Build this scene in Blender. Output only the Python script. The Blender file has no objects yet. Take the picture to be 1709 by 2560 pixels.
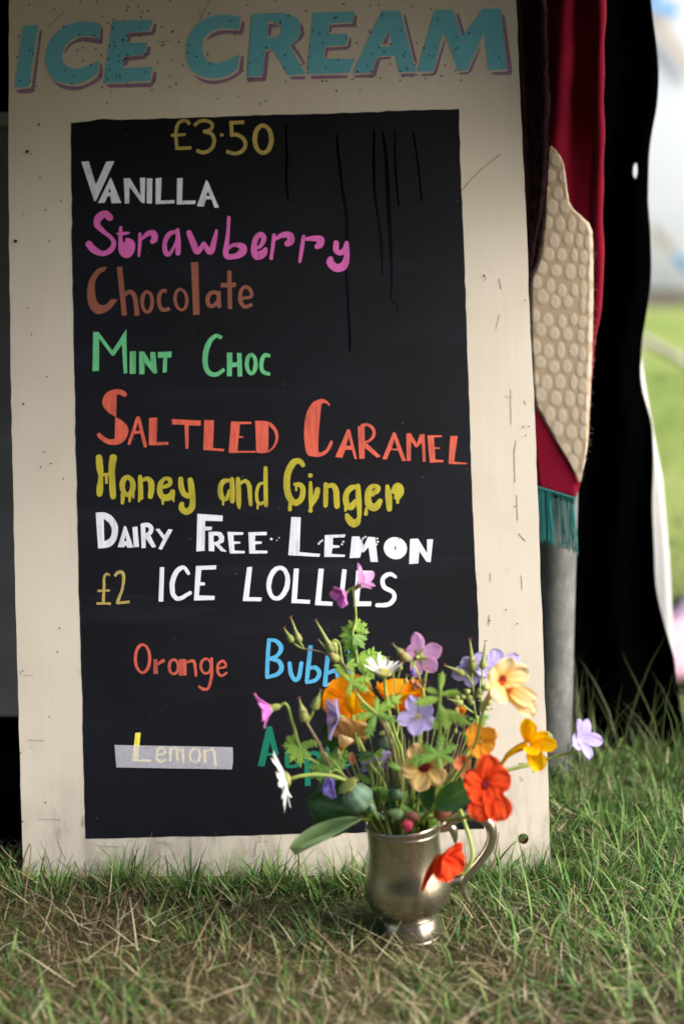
import bpy, bmesh, math, random
import numpy as np
from mathutils import Vector, Matrix
from mathutils.geometry import tessellate_polygon
R = math.radians
rnd = random.Random(7)
S = bpy.context.scene
C = S.collection

# ------------------------------------------------------------------ camera, sky, sun, exposure
CAM = Vector((0.0, -1.552, 0.68)); PITCH = R(9.3); FPX = 50.0 / 36.0 * 2560.0
cd = bpy.data.cameras.new('camera'); cam = bpy.data.objects.new('camera', cd); C.objects.link(cam)
cam.location = CAM; cam.rotation_euler = (math.pi / 2 - PITCH, 0, 0)
cd.sensor_fit = 'VERTICAL'; cd.sensor_height = 36.0; cd.sensor_width = 24.0; cd.lens = 50.0
cd.clip_start = 0.05; cd.clip_end = 500.0
cd.dof.use_dof = True; cd.dof.focus_distance = 1.60; cd.dof.aperture_fstop = 2.3
S.camera = cam
SUN_DIR = Vector((0.85, -0.33, 0.70)).normalized()          # from the scene towards the sun
w = bpy.data.worlds.new("World"); S.world = w; w.use_nodes = True
nt = w.node_tree; nt.nodes.clear()
sky = nt.nodes.new('ShaderNodeTexSky'); sky.sky_type = 'NISHITA'; sky.sun_disc = False
sky.sun_elevation = math.asin(SUN_DIR.z); sky.sun_rotation = math.atan2(SUN_DIR.x, SUN_DIR.y)
sky.dust_density = 4.0; sky.air_density = 0.8; sky.ozone_density = 0.6
bg = nt.nodes.new('ShaderNodeBackground'); bg.inputs['Strength'].default_value = 0.13
wo = nt.nodes.new('ShaderNodeOutputWorld')
nt.links.new(sky.outputs[0], bg.inputs[0]); nt.links.new(bg.outputs[0], wo.inputs[0])
sd = bpy.data.lights.new('sun', 'SUN'); sd.energy = 1.3; sd.angle = R(35); sd.color = (1.0, 0.978, 0.945)
sun = bpy.data.objects.new('sun', sd); C.objects.link(sun)
sun.rotation_euler = SUN_DIR.to_track_quat('Z', 'Y').to_euler()
S.view_settings.view_transform = 'Standard'; S.view_settings.look = 'None'
S.view_settings.gamma = 1.0; S.view_settings.use_curve_mapping = False
S.view_settings.exposure = 1.72

# ------------------------------------------------------------------ where things stand
AWN_Y, AWN_Z = -0.70, 1.19
def ray(px, py):
    d = Vector(((px - 854.5) / FPX, 1.0, -(py - 1280.0) / FPX))
    c, s = math.cos(PITCH), math.sin(PITCH)
    return Vector((d.x, c * d.y + s * d.z, -s * d.y + c * d.z))
def W(px, py, Y):
    d = ray(px, py); return CAM + d * ((Y - CAM.y) / d.y)
LEAN = R(12.7); ROLL = R(1.75)
bu = Vector((0, math.sin(LEAN), math.cos(LEAN))); bn = Vector((0, -math.cos(LEAN), math.sin(LEAN)))
e1 = Vector((1, 0, 0)) * math.cos(ROLL) + bu * math.sin(ROLL)
e2 = bu * math.cos(ROLL) - Vector((1, 0, 0)) * math.sin(ROLL)
BO = Vector((-0.06, 0.0, 0.0))
BM = Matrix(((e1.x, e2.x, bn.x, BO.x), (e1.y, e2.y, bn.y, BO.y), (e1.z, e2.z, bn.z, BO.z), (0, 0, 0, 1)))
def B(px, py):
    d = ray(px, py); p = CAM + d * ((BO - CAM).dot(bn) / d.dot(bn)) - BO
    return (p.dot(e1), p.dot(e2))

# ------------------------------------------------------------------ materials
class NT:
    def __init__(s, name):
        s.m = bpy.data.materials.new(name); s.m.use_nodes = True; s.t = s.m.node_tree
        s.t.nodes.clear()
        s.out = s.n('ShaderNodeOutputMaterial')
    def n(s, typ, **k):
        o = s.t.nodes.new(typ)
        for a, b in k.items(): setattr(o, a, b)
        return o
    def l(s, a, b): s.t.links.new(a, b)
    def coord(s, scale=(1, 1, 1)):
        c = s.n('ShaderNodeTexCoord'); m = s.n('ShaderNodeMapping'); m.inputs['Scale'].default_value = scale
        s.l(c.outputs['Object'], m.inputs[0]); return m.outputs[0]
    def noise(s, vec, scale, detail=4, rough=0.6):
        o = s.n('ShaderNodeTexNoise'); o.inputs['Scale'].default_value = scale
        o.inputs['Detail'].default_value = detail; o.inputs['Roughness'].default_value = rough
        if vec is not None: s.l(vec, o.inputs['Vector'])
        return o.outputs['Fac']
    def ramp(s, fac, stops, interp='LINEAR'):
        o = s.n('ShaderNodeValToRGB'); o.color_ramp.interpolation = interp
        el = o.color_ramp.elements
        while len(el) < len(stops): el.new(0.5)
        for e, (p, c) in zip(el, stops):
            e.position = p; e.color = (c if len(c) == 4 else (*c, 1)) if not isinstance(c, (int, float)) else (c, c, c, 1)
        s.l(fac, o.inputs[0]); return o.outputs[0]
    def mix(s, fac, a, b, mode='MIX'):
        o = s.n('ShaderNodeMix', data_type='RGBA', blend_type=mode)
        for sock, v in ((o.inputs[0], fac), (o.inputs[6], a), (o.inputs[7], b)):
            if isinstance(v, (int, float)): sock.default_value = v
            elif isinstance(v, tuple): sock.default_value = (*v, 1) if len(v) == 3 else v
            else: s.l(v, sock)
        return o.outputs[2]
    def attr(s, name):
        o = s.n('ShaderNodeAttribute'); o.attribute_name = name; return o
    def bsdf(s, col, rough=0.7, metal=0.0, spec=0.3, bump=None, bumpd=0.001, bumps=0.5):
        p = s.n('ShaderNodeBsdfPrincipled')
        for nm, v in (('Base Color', col), ('Roughness', rough), ('Metallic', metal), ('Specular IOR Level', spec)):
            if isinstance(v, tuple): p.inputs[nm].default_value = (*v, 1)
            elif isinstance(v, (int, float)): p.inputs[nm].default_value = v
            else: s.l(v, p.inputs[nm])
        if bump is not None:
            b = s.n('ShaderNodeBump'); b.inputs['Distance'].default_value = bumpd; b.inputs['Strength'].default_value = bumps
            s.l(bump, b.inputs['Height']); s.l(b.outputs[0], p.inputs['Normal'])
        s.p = p; return p.outputs[0]
    def done(s, sh):
        s.l(sh, s.out.inputs[0]); return s.m
    def translucent(s, sh, col, fac):
        t = s.n('ShaderNodeBsdfTranslucent')
        if isinstance(col, tuple): t.inputs[0].default_value = (*col, 1)
        else: s.l(col, t.inputs[0])
        m = s.n('ShaderNodeMixShader'); m.inputs[0].default_value = fac
        s.l(sh, m.inputs[1]); s.l(t.outputs[0], m.inputs[2]); return m.outputs[0]

M = {}
def plain(name, col, rough=0.75, var=0.25, scale=60, spec=0.2, stretch=(1, 1, 1), bump=0.0005, trans=0.0):
    k = NT(name); v = k.coord(stretch); f = k.noise(v, scale)
    lo = tuple(c * (1 - var) for c in col); hi = tuple(min(1, c * (1 + var)) for c in col)
    c = k.ramp(f, [(0.3, lo), (0.7, hi)])
    sh = k.bsdf(c, rough, 0, spec, f, bump)
    if trans: sh = k.translucent(sh, c, trans)
    M[name] = k.done(sh); return M[name]
def paint(name, col, thin, cover=0.42, streak=(220, 22, 1)):
    """hand-brushed board paint: `thin` is how far the black below shows through in the brush streaks"""
    k = NT(name); v = k.coord(streak); f = k.noise(v, 1.0, 5, 0.65); g = k.noise(k.coord(), 22, 3)
    a = k.ramp(f, [(cover - 0.10, 1.0), (cover + 0.20, 0.0)])
    bm_ = k.ramp(g, [(0.36, 0.25), (0.60, 1.0)])
    mul = k.mix(1.0, a, bm_, 'MULTIPLY')
    mul = k.mix(1.0, mul, (thin, thin, thin), 'MULTIPLY')
    dark = tuple(0.25 * c + 0.01 for c in col)
    c = k.mix(mul, col, dark)
    M[name] = k.done(k.bsdf(c, 0.6, 0, 0.3, f, 0.0002)); return M[name]

# cream painted plywood
k = NT('cream_paint'); v = k.coord(); g1 = k.noise(k.coord((160, 5, 1)), 1.0, 5, 0.6); g2 = k.noise(v, 7, 4); g3 = k.noise(v, 28, 6, 0.7)
c = k.ramp(g1, [(0.2, (0.502, 0.462, 0.387)), (0.65, (0.530, 0.492, 0.418))])
c = k.mix(k.ramp(g2, [(0.45, 0.0), (0.75, 0.35)]), c, (0.40, 0.345, 0.265))
c = k.mix(k.ramp(g3, [(0.64, 0.0), (0.74, 0.45)]), c, (0.34, 0.29, 0.22))
vo = k.n('ShaderNodeTexVoronoi'); vo.inputs['Scale'].default_value = 75; k.l(v, vo.inputs['Vector'])
vcol = k.n('ShaderNodeSeparateColor'); k.l(vo.outputs['Color'], vcol.inputs[0])
dot = k.ramp(vo.outputs['Distance'], [(0.06, 1.0), (0.13, 0.0)]); sel = k.ramp(vcol.outputs[0], [(0.985, 0.0), (0.988, 0.8)])
c = k.mix(k.mix(1.0, dot, sel, 'MULTIPLY'), c, (0.10, 0.085, 0.06))
sx = k.n('ShaderNodeSeparateXYZ'); k.l(v, sx.inputs[0])
foot = k.ramp(sx.outputs[1], [(0.0, 1.0), (0.13, 0.0)]); grime = k.ramp(k.noise(k.coord((40, 14, 1)), 1.0, 6, 0.7), [(0.46, 0.0), (0.66, 0.8)])
c = k.mix(k.mix(1.0, foot, grime, 'MULTIPLY'), c, (0.19, 0.165, 0.13))
M['cream_paint'] = k.done(k.bsdf(c, 0.62, 0, 0.25, g1, 0.0004, 0.25))
plain('raw_plywood', (0.30, 0.18, 0.10), 0.85, 0.5, 140, 0.1, (1, 0.4, 6))
k = NT('board_black'); v = k.coord(); f = k.noise(k.coord((300, 30, 1)), 1.0, 4); g = k.noise(v, 5, 5, 0.65); wv = k.noise(v, 900, 1)
c = k.ramp(g, [(0.35, (0.0028, 0.0033, 0.0052)), (0.75, (0.0062, 0.0073, 0.0118))])
hz = k.noise(k.coord((3, 22, 1)), 1.0, 6, 0.7); sx = k.n('ShaderNodeSeparateXYZ'); k.l(v, sx.inputs[0])
zone = k.ramp(sx.outputs[1], [(0.10, 0.25), (0.34, 1.0), (0.42, 0.9), (0.75, 0.35)])
c = k.mix(k.mix(1.0, k.ramp(hz, [(0.52, 0.0), (0.74, 0.35)]), zone, 'MULTIPLY'), c, (0.022, 0.027, 0.038))
vo = k.n('ShaderNodeTexVoronoi'); vo.inputs['Scale'].default_value = 95; k.l(v, vo.inputs['Vector']); vc = k.n('ShaderNodeSeparateColor'); k.l(vo.outputs['Color'], vc.inputs[0])
c = k.mix(k.mix(1.0, k.ramp(vo.outputs['Distance'], [(0.05, 0.8), (0.12, 0.0)]), k.ramp(vc.outputs[0], [(0.955, 0.0), (0.96, 1.0)]), 'MULTIPLY'), c, (0.09, 0.095, 0.105))
M['board_black'] = k.done(k.bsdf(c, k.ramp(f, [(0.2, 0.5), (0.8, 0.66)]), 0, 0.16, wv, 0.0003, 0.35))
plain('drip_black', (0.0006, 0.0006, 0.0006), 0.25, 0.1, 40, 0.12)
paint('heading_blue', (0.13, 0.42, 0.53), 0.18)
paint('heading_mauve', (0.25, 0.155, 0.25), 0.2)
paint('paint_gold', (0.38, 0.30, 0.085), 0.45)
paint('paint_white', (0.66, 0.70, 0.78), 0.52)
paint('paint_white_solid', (0.63, 0.67, 0.74), 0.22)
paint('paint_pink', (0.62, 0.125, 0.44), 0.50)
paint('paint_brown', (0.235, 0.08, 0.05), 0.35)
paint('paint_mint', (0.12, 0.49, 0.22), 0.55)
paint('paint_coral', (0.63, 0.11, 0.065), 0.72, 0.46)
paint('paint_honey', (0.40, 0.36, 0.025), 0.62, 0.46)
paint('paint_orange', (0.52, 0.095, 0.06), 0.75, 0.48)
paint('paint_sky', (0.07, 0.36, 0.62), 0.55)
paint('paint_green', (0.0, 0.16, 0.095), 0.5)
paint('paint_lemon', (0.80, 0.72, 0.08), 0.3)
plain('fleck', (0.02, 0.018, 0.014), 0.9, 0.2); plain('rust_scuff', (0.32, 0.235, 0.15), 0.9, 0.3, 120)
plain('grey_scuff', (0.36, 0.325, 0.265), 0.9, 0.3, 200)
k = NT('masking_tape'); f = k.noise(k.coord(), 260, 5, 0.7); c = k.ramp(f, [(0.3, (0.62, 0.63, 0.74)), (0.7, (0.78, 0.79, 0.88))])
sh = k.bsdf(c, 0.8, 0, 0.15, f, 0.0004); tr = k.n('ShaderNodeBsdfTransparent'); mx = k.n('ShaderNodeMixShader')
mx.inputs[0].default_value = 0.52; k.l(sh, mx.inputs[1]); k.l(tr.outputs[0], mx.inputs[2]); M['masking_tape'] = k.done(mx.outputs[0])
# pewter
k = NT('pewter'); v = k.coord(); f = k.noise(v, 28, 5, 0.65); st = k.noise(k.coord((70, 70, 9)), 1.0, 5, 0.6)
c = k.ramp(f, [(0.3, (0.34, 0.30, 0.235)), (0.7, (0.54, 0.50, 0.42))])
c = k.mix(k.ramp(st, [(0.54, 0.0), (0.70, 0.7)]), c, (0.15, 0.115, 0.07))
M['pewter'] = k.done(k.bsdf(c, k.ramp(f, [(0.3, 0.34), (0.7, 0.17)]), 0.95, 0.5, k.noise(v, 90, 3), 0.0004, 0.25))
# plants
def leafmat(name, c0, c1, trans=0.30, rough=0.5):
    k = NT(name); f = k.noise(k.coord(), 90, 4); t = k.attr('side')
    c = k.ramp(f, [(0.3, c0), (0.7, c1)])
    vein = k.ramp(t.outputs['Fac'], [(0.0, 1.0), (0.10, 0.0)])
    c = k.mix(k.mix(1.0, vein, (0.5, 0.5, 0.5), 'MULTIPLY'), c, tuple(min(1, 1.6 * x + 0.03) for x in c1))
    sh = k.bsdf(c, rough, 0, 0.35, f, 0.0006); M[name] = k.done(k.translucent(sh, tuple(1.5 * x for x in c1), trans)); return M[name]
leafmat('leaf_bright', (0.15, 0.29, 0.035), (0.29, 0.45, 0.075), 0.38)
leafmat('leaf_mid', (0.09, 0.21, 0.028), (0.17, 0.33, 0.055))
leafmat('leaf_dark', (0.012, 0.045, 0.010), (0.026, 0.085, 0.014), 0.15, 0.35)
leafmat('leaf_pale', (0.15, 0.25, 0.10), (0.24, 0.36, 0.16), 0.25)
leafmat('stem_green', (0.20, 0.29, 0.05), (0.36, 0.44, 0.11), 0.12)
leafmat('stem_brown', (0.18, 0.12, 0.075), (0.33, 0.24, 0.14), 0.05)
leafmat('pod_green', (0.20, 0.26, 0.06), (0.34, 0.35, 0.12), 0.15)
leafmat('pod_red', (0.20, 0.07, 0.04), (0.34, 0.14, 0.08), 0.1)
leafmat('poppy_head', (0.045, 0.10, 0.055), (0.16, 0.26, 0.17), 0.0, 0.55)
leafmat('berry_pink', (0.40, 0.02, 0.06), (0.60, 0.08, 0.12), 0.1, 0.35)
def petalmat(name, base, mid, tip, vein=None, trans=0.35, b0=0.02, b1=0.3):
    k = NT(name); t = k.attr('along'); sd_ = k.attr('side'); f = k.noise(k.coord(), 120, 4)
    c = k.ramp(t.outputs['Fac'], [(b0, base), (b1, mid), (1.0, tip)])
    if vein:
        mm = k.n('ShaderNodeMath', operation='MULTIPLY'); mm.inputs[1].default_value = 34.0; k.l(sd_.outputs['Fac'], mm.inputs[0])
        sn = k.n('ShaderNodeMath', operation='SINE'); k.l(mm.outputs[0], sn.inputs[0])
        c = k.mix(k.mix(1.0, k.ramp(sn.outputs[0], [(0.6, 0.0), (0.95, 0.4)]), k.ramp(f, [(0.3, 0.3), (0.7, 1.0)]), 'MULTIPLY'), c, vein)
    c = k.mix(k.ramp(f, [(0.35, 0.16), (0.65, 0.0)]), c, tuple(0.6 * x for x in mid))
    sh = k.bsdf(c, 0.7, 0, 0.08, k.noise(k.coord(), 420, 4), 0.0012, 0.7); M[name] = k.done(k.translucent(sh, c, trans + 0.05)); return M[name]
petalmat('petal_magenta', (0.80, 0.56, 0.70), (0.66, 0.17, 0.58), (0.74, 0.26, 0.66), (0.50, 0.09, 0.44))
petalmat('petal_pink', (0.86, 0.82, 0.80), (0.78, 0.44, 0.72), (0.74, 0.36, 0.68), (0.58, 0.20, 0.52))
petalmat('petal_lilac', (0.60, 0.60, 0.58), (0.46, 0.40, 0.76), (0.54, 0.49, 0.86), (0.34, 0.24, 0.62))
petalmat('petal_violet', (0.26, 0.20, 0.50), (0.20, 0.16, 0.52), (0.32, 0.27, 0.66), (0.10, 0.06, 0.32))
petalmat('petal_orange', (0.85, 0.24, 0.0), (0.85, 0.25, 0.002), (0.88, 0.36, 0.004), (0.75, 0.17, 0.0))
petalmat('petal_peach', (0.62, 0.40, 0.10), (0.60, 0.36, 0.14), (0.62, 0.38, 0.17), (0.52, 0.25, 0.08))
petalmat('petal_cream', (0.30, 0.01, 0.01), (0.76, 0.52, 0.18), (0.80, 0.60, 0.30), (0.66, 0.30, 0.08), 0.35, 0.16, 0.30)
petalmat('petal_pale_yellow', (0.55, 0.06, 0.01), (0.90, 0.58, 0.16), (0.94, 0.82, 0.56), (0.86, 0.52, 0.14), 0.4, 0.14, 0.26)
petalmat('petal_yellow', (0.72, 0.32, 0.0), (0.88, 0.46, 0.0), (0.90, 0.53, 0.005), (0.75, 0.32, 0.0))
petalmat('petal_red', (0.20, 0.0, 0.0), (0.75, 0.06, 0.012), (0.82, 0.095, 0.025), (0.60, 0.03, 0.01), 0.4, 0.13, 0.25)
petalmat('petal_scarlet', (0.70, 0.10, 0.01), (0.72, 0.045, 0.01), (0.78, 0.07, 0.015), (0.50, 0.01, 0.01), 0.3)
petalmat('petal_geum', (0.50, 0.26, 0.02), (0.84, 0.36, 0.025), (0.84, 0.36, 0.05), (0.7, 0.22, 0.01))
petalmat('petal_coral', (0.70, 0.25, 0.10), (0.70, 0.22, 0.11), (0.72, 0.28, 0.15))
petalmat('petal_white', (0.70, 0.72, 0.66), (0.80, 0.80, 0.80), (0.82, 0.82, 0.83), None, 0.25)
plain('daisy_disc', (0.32, 0.30, 0.05), 0.8, 0.4, 400, 0.2, bump=0.002)
plain('throat_red', (0.13, 0.002, 0.004), 0.85, 0.2, 200)
plain('stamen', (0.50, 0.36, 0.10), 0.7, 0.2, 200)
# cloth and the rest
def cloth(name, col, rough=0.9, var=0.18, weave=900, trans=0.0, sheen=0.0, spec=0.02):
    k = NT(name); v = k.coord(); f = k.noise(v, 9, 5); g = k.noise(v, weave, 2)
    c = k.ramp(f, [(0.3, tuple(x * (1 - var) for x in col)), (0.7, tuple(min(1, x * (1 + var)) for x in col))])
    c = k.mix(k.ramp(g, [(0.35, 0.3), (0.65, 0.0)]), c, tuple(0.5 * x for x in col))
    sh = k.bsdf(c, rough, 0, spec, g, 0.0012); 
    if sheen: k.p.inputs['Sheen Weight'].default_value = sheen
    if trans: sh = k.translucent(sh, c, trans)
    M[name] = k.done(sh)
cloth('red_velvet', (0.175, 0.004, 0.019), 0.85, 0.25, 700, 0.0, 0.08)
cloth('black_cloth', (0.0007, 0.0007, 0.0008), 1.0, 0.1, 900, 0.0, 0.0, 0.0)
cloth('plum_fur', (0.022, 0.010, 0.012), 0.95, 0.5, 350)
cloth('white_flap', (0.90, 0.90, 0.88), 0.8, 0.02, 900, 0.5)
cloth('awning_canvas', (0.02, 0.017, 0.014), 0.9, 0.2)
cloth('pink_blanket', (0.62, 0.38, 0.46), 0.95, 0.12, 300)
cloth('tent_canvas', (0.40, 0.42, 0.43), 0.7, 0.05, 30)
plain('tent_seam', (0.27, 0.235, 0.19), 0.8, 0.1, 3); plain('tent_blue', (0.045, 0.20, 0.40), 0.7, 0.1, 3)
plain('tent_skirt', (0.16, 0.14, 0.12), 0.9, 0.2, 3); plain('pale_timber', (0.26, 0.24, 0.21), 0.8, 0.2, 8)
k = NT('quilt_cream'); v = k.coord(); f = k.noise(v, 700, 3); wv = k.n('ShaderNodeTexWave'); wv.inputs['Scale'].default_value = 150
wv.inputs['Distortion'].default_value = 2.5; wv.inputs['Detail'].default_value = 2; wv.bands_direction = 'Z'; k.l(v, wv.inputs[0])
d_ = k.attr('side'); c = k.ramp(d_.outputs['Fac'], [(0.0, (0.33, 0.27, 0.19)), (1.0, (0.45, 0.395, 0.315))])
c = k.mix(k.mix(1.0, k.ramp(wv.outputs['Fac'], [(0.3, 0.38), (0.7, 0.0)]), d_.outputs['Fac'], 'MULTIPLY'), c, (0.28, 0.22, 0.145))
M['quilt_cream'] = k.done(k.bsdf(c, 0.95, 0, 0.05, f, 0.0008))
plain('fringe_teal', (0.015, 0.17, 0.17), 0.55, 0.35, 500, 0.4, (1, 1, 0.1))
k = NT('galvanised'); v = k.coord((1, 1, 0.45)); f = k.noise(v, 55, 6, 0.7); g = k.noise(v, 16, 4)
c = k.ramp(f, [(0.3, (0.085, 0.09, 0.088)), (0.52, (0.145, 0.15, 0.147)), (0.75, (0.26, 0.265, 0.25))])
c = k.mix(k.ramp(g, [(0.55, 0.0), (0.72, 0.6)]), c, (0.17, 0.16, 0.13)); M['galvanised'] = k.done(k.bsdf(c, 0.6, 0.25, 0.4, f, 0.0005))
cloth('blocker_green', (0.02, 0.028, 0.016))
plain('grey_enamel', (0.15, 0.15, 0.155), 0.5, 0.2, 12, 0.4); plain('dull_steel', (0.30, 0.30, 0.30), 0.4, 0.2, 30, 0.5)
k = NT('soil'); v = k.coord(); f = k.noise(v, 45, 8, 0.7); g = k.noise(v, 3.0, 4); far = k.noise(v, 0.35, 5)
c = k.ramp(f, [(0.3, (0.030, 0.024, 0.014)), (0.55, (0.085, 0.066, 0.036)), (0.75, (0.16, 0.125, 0.07))])
c = k.mix(k.ramp(g, [(0.35, 0.2), (0.65, 0.8)]), c, (0.055, 0.075, 0.022))
sx = k.n('ShaderNodeSeparateXYZ'); k.l(v, sx.inputs[0])
mead = k.ramp(far, [(0.35, (0.13, 0.20, 0.035)), (0.5, (0.20, 0.25, 0.06)), (0.68, (0.27, 0.27, 0.11))])
mr = k.n('ShaderNodeMapRange'); mr.inputs['From Min'].default_value = 0.9; mr.inputs['From Max'].default_value = 2.2; k.l(sx.outputs[1], mr.inputs[0])
c = k.mix(mr.outputs[0], c, mead)
M['soil'] = k.done(k.bsdf(c, 0.95, 0, 0.1, f, 0.01, 0.8))
k = NT('blade'); a = k.attr('tint'); sh = k.bsdf(a.outputs['Color'], 0.55, 0, 0.25); M['blade'] = k.done(k.translucent(sh, a.outputs['Color'], 0.28))

# ------------------------------------------------------------------ mesh building
ORG = {}
class MB:
    def __init__(s): s.v = []; s.f = []; s.al = []; s.sd = []
    def add(s, vs, fs, al=None, sd=None):
        o = len(s.v); s.v += [tuple(v) for v in vs]; s.f += [tuple(i + o for i in f) for f in fs]
        s.al += list(al) if al is not None else [0.5] * len(vs); s.sd += list(sd) if sd is not None else [0.5] * len(vs)
    def grid(s, rows, al=None, sd=None, closed=False):
        n, m = len(rows), len(rows[0]); vs = [p for r in rows for p in r]; fs = []
        for i in range(n - 1):
            for j in range(m if closed else m - 1):
                j2 = (j + 1) % m; fs.append((i * m + j, i * m + j2, (i + 1) * m + j2, (i + 1) * m + j))
        s.add(vs, fs, al, sd)
    def tube(s, pts, rad, n=7, cap=True):
        pts = [Vector(p) for p in pts]
        if not hasattr(rad, '__len__'): rad = [rad] * len(pts)
        up = Vector((0.31, 0.87, 0.38)); rows = []
        for i, p in enumerate(pts):
            d = (pts[min(i + 1, len(pts) - 1)] - pts[max(i - 1, 0)])
            d = d.normalized() if d.length > 1e-9 else Vector((0, 0, 1))
            a = d.cross(up)
            if a.length < 1e-3: a = d.cross(Vector((1, 0, 0)))
            a.normalize(); b = d.cross(a); up = a.cross(d) if False else up
            rows.append([p + (a * math.cos(t) + b * math.sin(t)) * rad[i] for t in [2 * math.pi * q / n for q in range(n)]])
        al = [i / max(1, len(rows) - 1) for i in range(len(rows)) for _ in range(n)]
        s.grid(rows, al, [0.5] * len(al), True)
        if cap:
            o = len(s.v) - len(rows) * n
            s.f.append(tuple(range(o + n - 1, o - 1, -1))); s.f.append(tuple(range(len(s.v) - n, len(s.v))))
    def lathe(s, base, axis, prof, n=24, lobes=0, lob=0.0):
        """prof: (distance along axis, radius)"""
        ax = Vector(axis).normalized(); a = ax.orthogonal().normalized(); b = ax.cross(a); rows = []
        for h, r in prof:
            rows.append([Vector(base) + ax * h + (a * math.cos(t) + b * math.sin(t)) * r * (1 + lob * math.cos(lobes * t)) for t in [2 * math.pi * q / n for q in range(n)]])
        al = [i / (len(prof) - 1) for i in range(len(prof)) for _ in range(n)]
        s.grid(rows, al, [0.5] * len(al), True)
    def build(s, name, mat, parent=None, smooth=True, label=None):
        o = ORG.get(parent, Vector((0, 0, 0)))
        me = bpy.data.meshes.new(name)
        me.from_pydata([(v[0] - o[0], v[1] - o[1], v[2] - o[2]) for v in s.v], [], s.f); me.update()
        for nm, arr in (('along', s.al), ('side', s.sd)):
            at = me.attributes.new(nm, 'FLOAT', 'POINT'); at.data.foreach_set('value', arr)
        me.materials.append(M[mat])
        if smooth: me.polygons.foreach_set('use_smooth', [True] * len(me.polygons))
        ob = bpy.data.objects.new(name, me); C.objects.link(ob)
        if parent is not None: ob.parent = parent; ORG[ob] = o
        if label: ob['label'] = label
        return ob
def thing(name, label, cat, loc, group=None):
    o = bpy.data.objects.new(name, None); C.objects.link(o); o.location = loc; o.empty_display_size = 0.05
    o['label'] = label; o['category'] = cat
    if group: o['group'] = group
    ORG[o] = Vector(loc); return o
def tag(o, label=None, cat=None, group=None, kind=None):
    for k_, v_ in (('label', label), ('category', cat), ('group', group), ('kind', kind)):
        if v_: o[k_] = v_
    return o
def cr(p0, p1, p2, p3, t):
    return tuple(0.5 * (2 * b + (c - a) * t + (2 * a - 5 * b + 4 * c - d) * t * t + (3 * b - a - 3 * c + d) * t ** 3) for a, b, c, d in zip(p0, p1, p2, p3))
def curve(pts, sub=5):
    out = []
    for i in range(len(pts) - 1):
        p0 = pts[max(i - 1, 0)]; p3 = pts[min(i + 2, len(pts) - 1)]
        for q in range(sub): out.append(cr(p0, pts[i], pts[i + 1], p3, q / sub))
    out.append(tuple(pts[-1])); return out
def boolean_cut(ob, cutter):
    md = ob.modifiers.new('cut', 'BOOLEAN'); md.operation = 'DIFFERENCE'; md.object = cutter; md.solver = 'EXACT'
    dg = bpy.context.evaluated_depsgraph_get(); me = bpy.data.meshes.new_from_object(ob.evaluated_get(dg))
    ob.modifiers.clear(); old = ob.data; nm = old.name; ob.data = me; bpy.data.meshes.remove(old); me.name = nm
    bpy.data.objects.remove(cutter)

# ------------------------------------------------------------------ the menu board
board = thing('menu_board', 'tall cream painted wooden ice cream menu board leaning back on the grass', 'menu board', BO)
board.matrix_world = BM; ORG[board] = Vector((0, 0, 0))       # its parts are given in the board's own (u, v, w)
TOPV = B(24, 0)[1] + 0.09
def jag(pts, step, amp):
    out = []
    for a, b in zip(pts, pts[1:] + pts[:1]):
        n = max(1, int(math.hypot(b[0] - a[0], b[1] - a[1]) / step))
        for q in range(n):
            t = q / n; j = 0 if q == 0 else 1
            out.append((a[0] + (b[0] - a[0]) * t + j * rnd.gauss(0, amp), a[1] + (b[1] - a[1]) * t + j * rnd.gauss(0, amp)))
    return out
def extrude_outline(name, pts, w0, w1, mat, parent, side_mat=None):
    n = len(pts); mb = MB()
    tri = tessellate_polygon([[Vector((p[0], p[1], 0)) for p in pts]])
    def orient(t):
        a, b, c = (pts[i] for i in t)
        return t if (b[0] - a[0]) * (c[1] - a[1]) - (b[1] - a[1]) * (c[0] - a[0]) > 0 else (t[0], t[2], t[1])
    tri = [orient(t) for t in tri]
    area = sum(a[0] * b[1] - b[0] * a[1] for a, b in zip(pts, pts[1:] + pts[:1]))
    mb.add([(p[0], p[1], w1) for p in pts] + [(p[0], p[1], w0) for p in pts],
           [tuple(t) for t in tri] + [(t[0] + n, t[2] + n, t[1] + n) for t in tri] +
           [((i, i + n, (i + 1) % n + n, (i + 1) % n) if area > 0 else (i, (i + 1) % n, (i + 1) % n + n, i + n)) for i in range(n)])
    o = mb.build(name, mat, parent, False)
    if side_mat:
        o.data.materials.append(M[side_mat])
        for p in o.data.polygons:
            if abs(p.normal.z) < 0.5: p.material_index = 1
    return o
Lp = [(24, 0), (22, 400), (27, 900), (37, 1400), (46, 1740), (53, 2000), (60, 2215)]
Rp = [(1289, 0), (1305, 372), (1316, 580), (1322, 760), (1334, 980), (1349, 1400), (1363, 1780), (1371, 2010), (1376, 2185)]
l_ = [B(*p) for p in Lp]; r_ = [B(*p) for p in Rp]
outline = [(l_[0][0] - 0.002, TOPV)] + l_ + r_[::-1] + [(r_[0][0] - 0.006, TOPV)]
panel = extrude_outline('plywood_panel', jag(outline, 0.016, 0.00028), -0.018, 0.0, 'cream_paint', board, 'raw_plywood')
hu, hv = B(1307, 2097)
cb = MB(); cb.lathe((hu, hv, -0.05), (0, 0, 1), [(0, 0.0), (0.0001, 0.0062), (0.0999, 0.0062), (0.1, 0.0)], 20)
cutter = cb.build('cutter', 'raw_plywood', None, False); cutter.matrix_world = BM
bpy.context.view_layer.update(); boolean_cut(panel, cutter)

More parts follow.
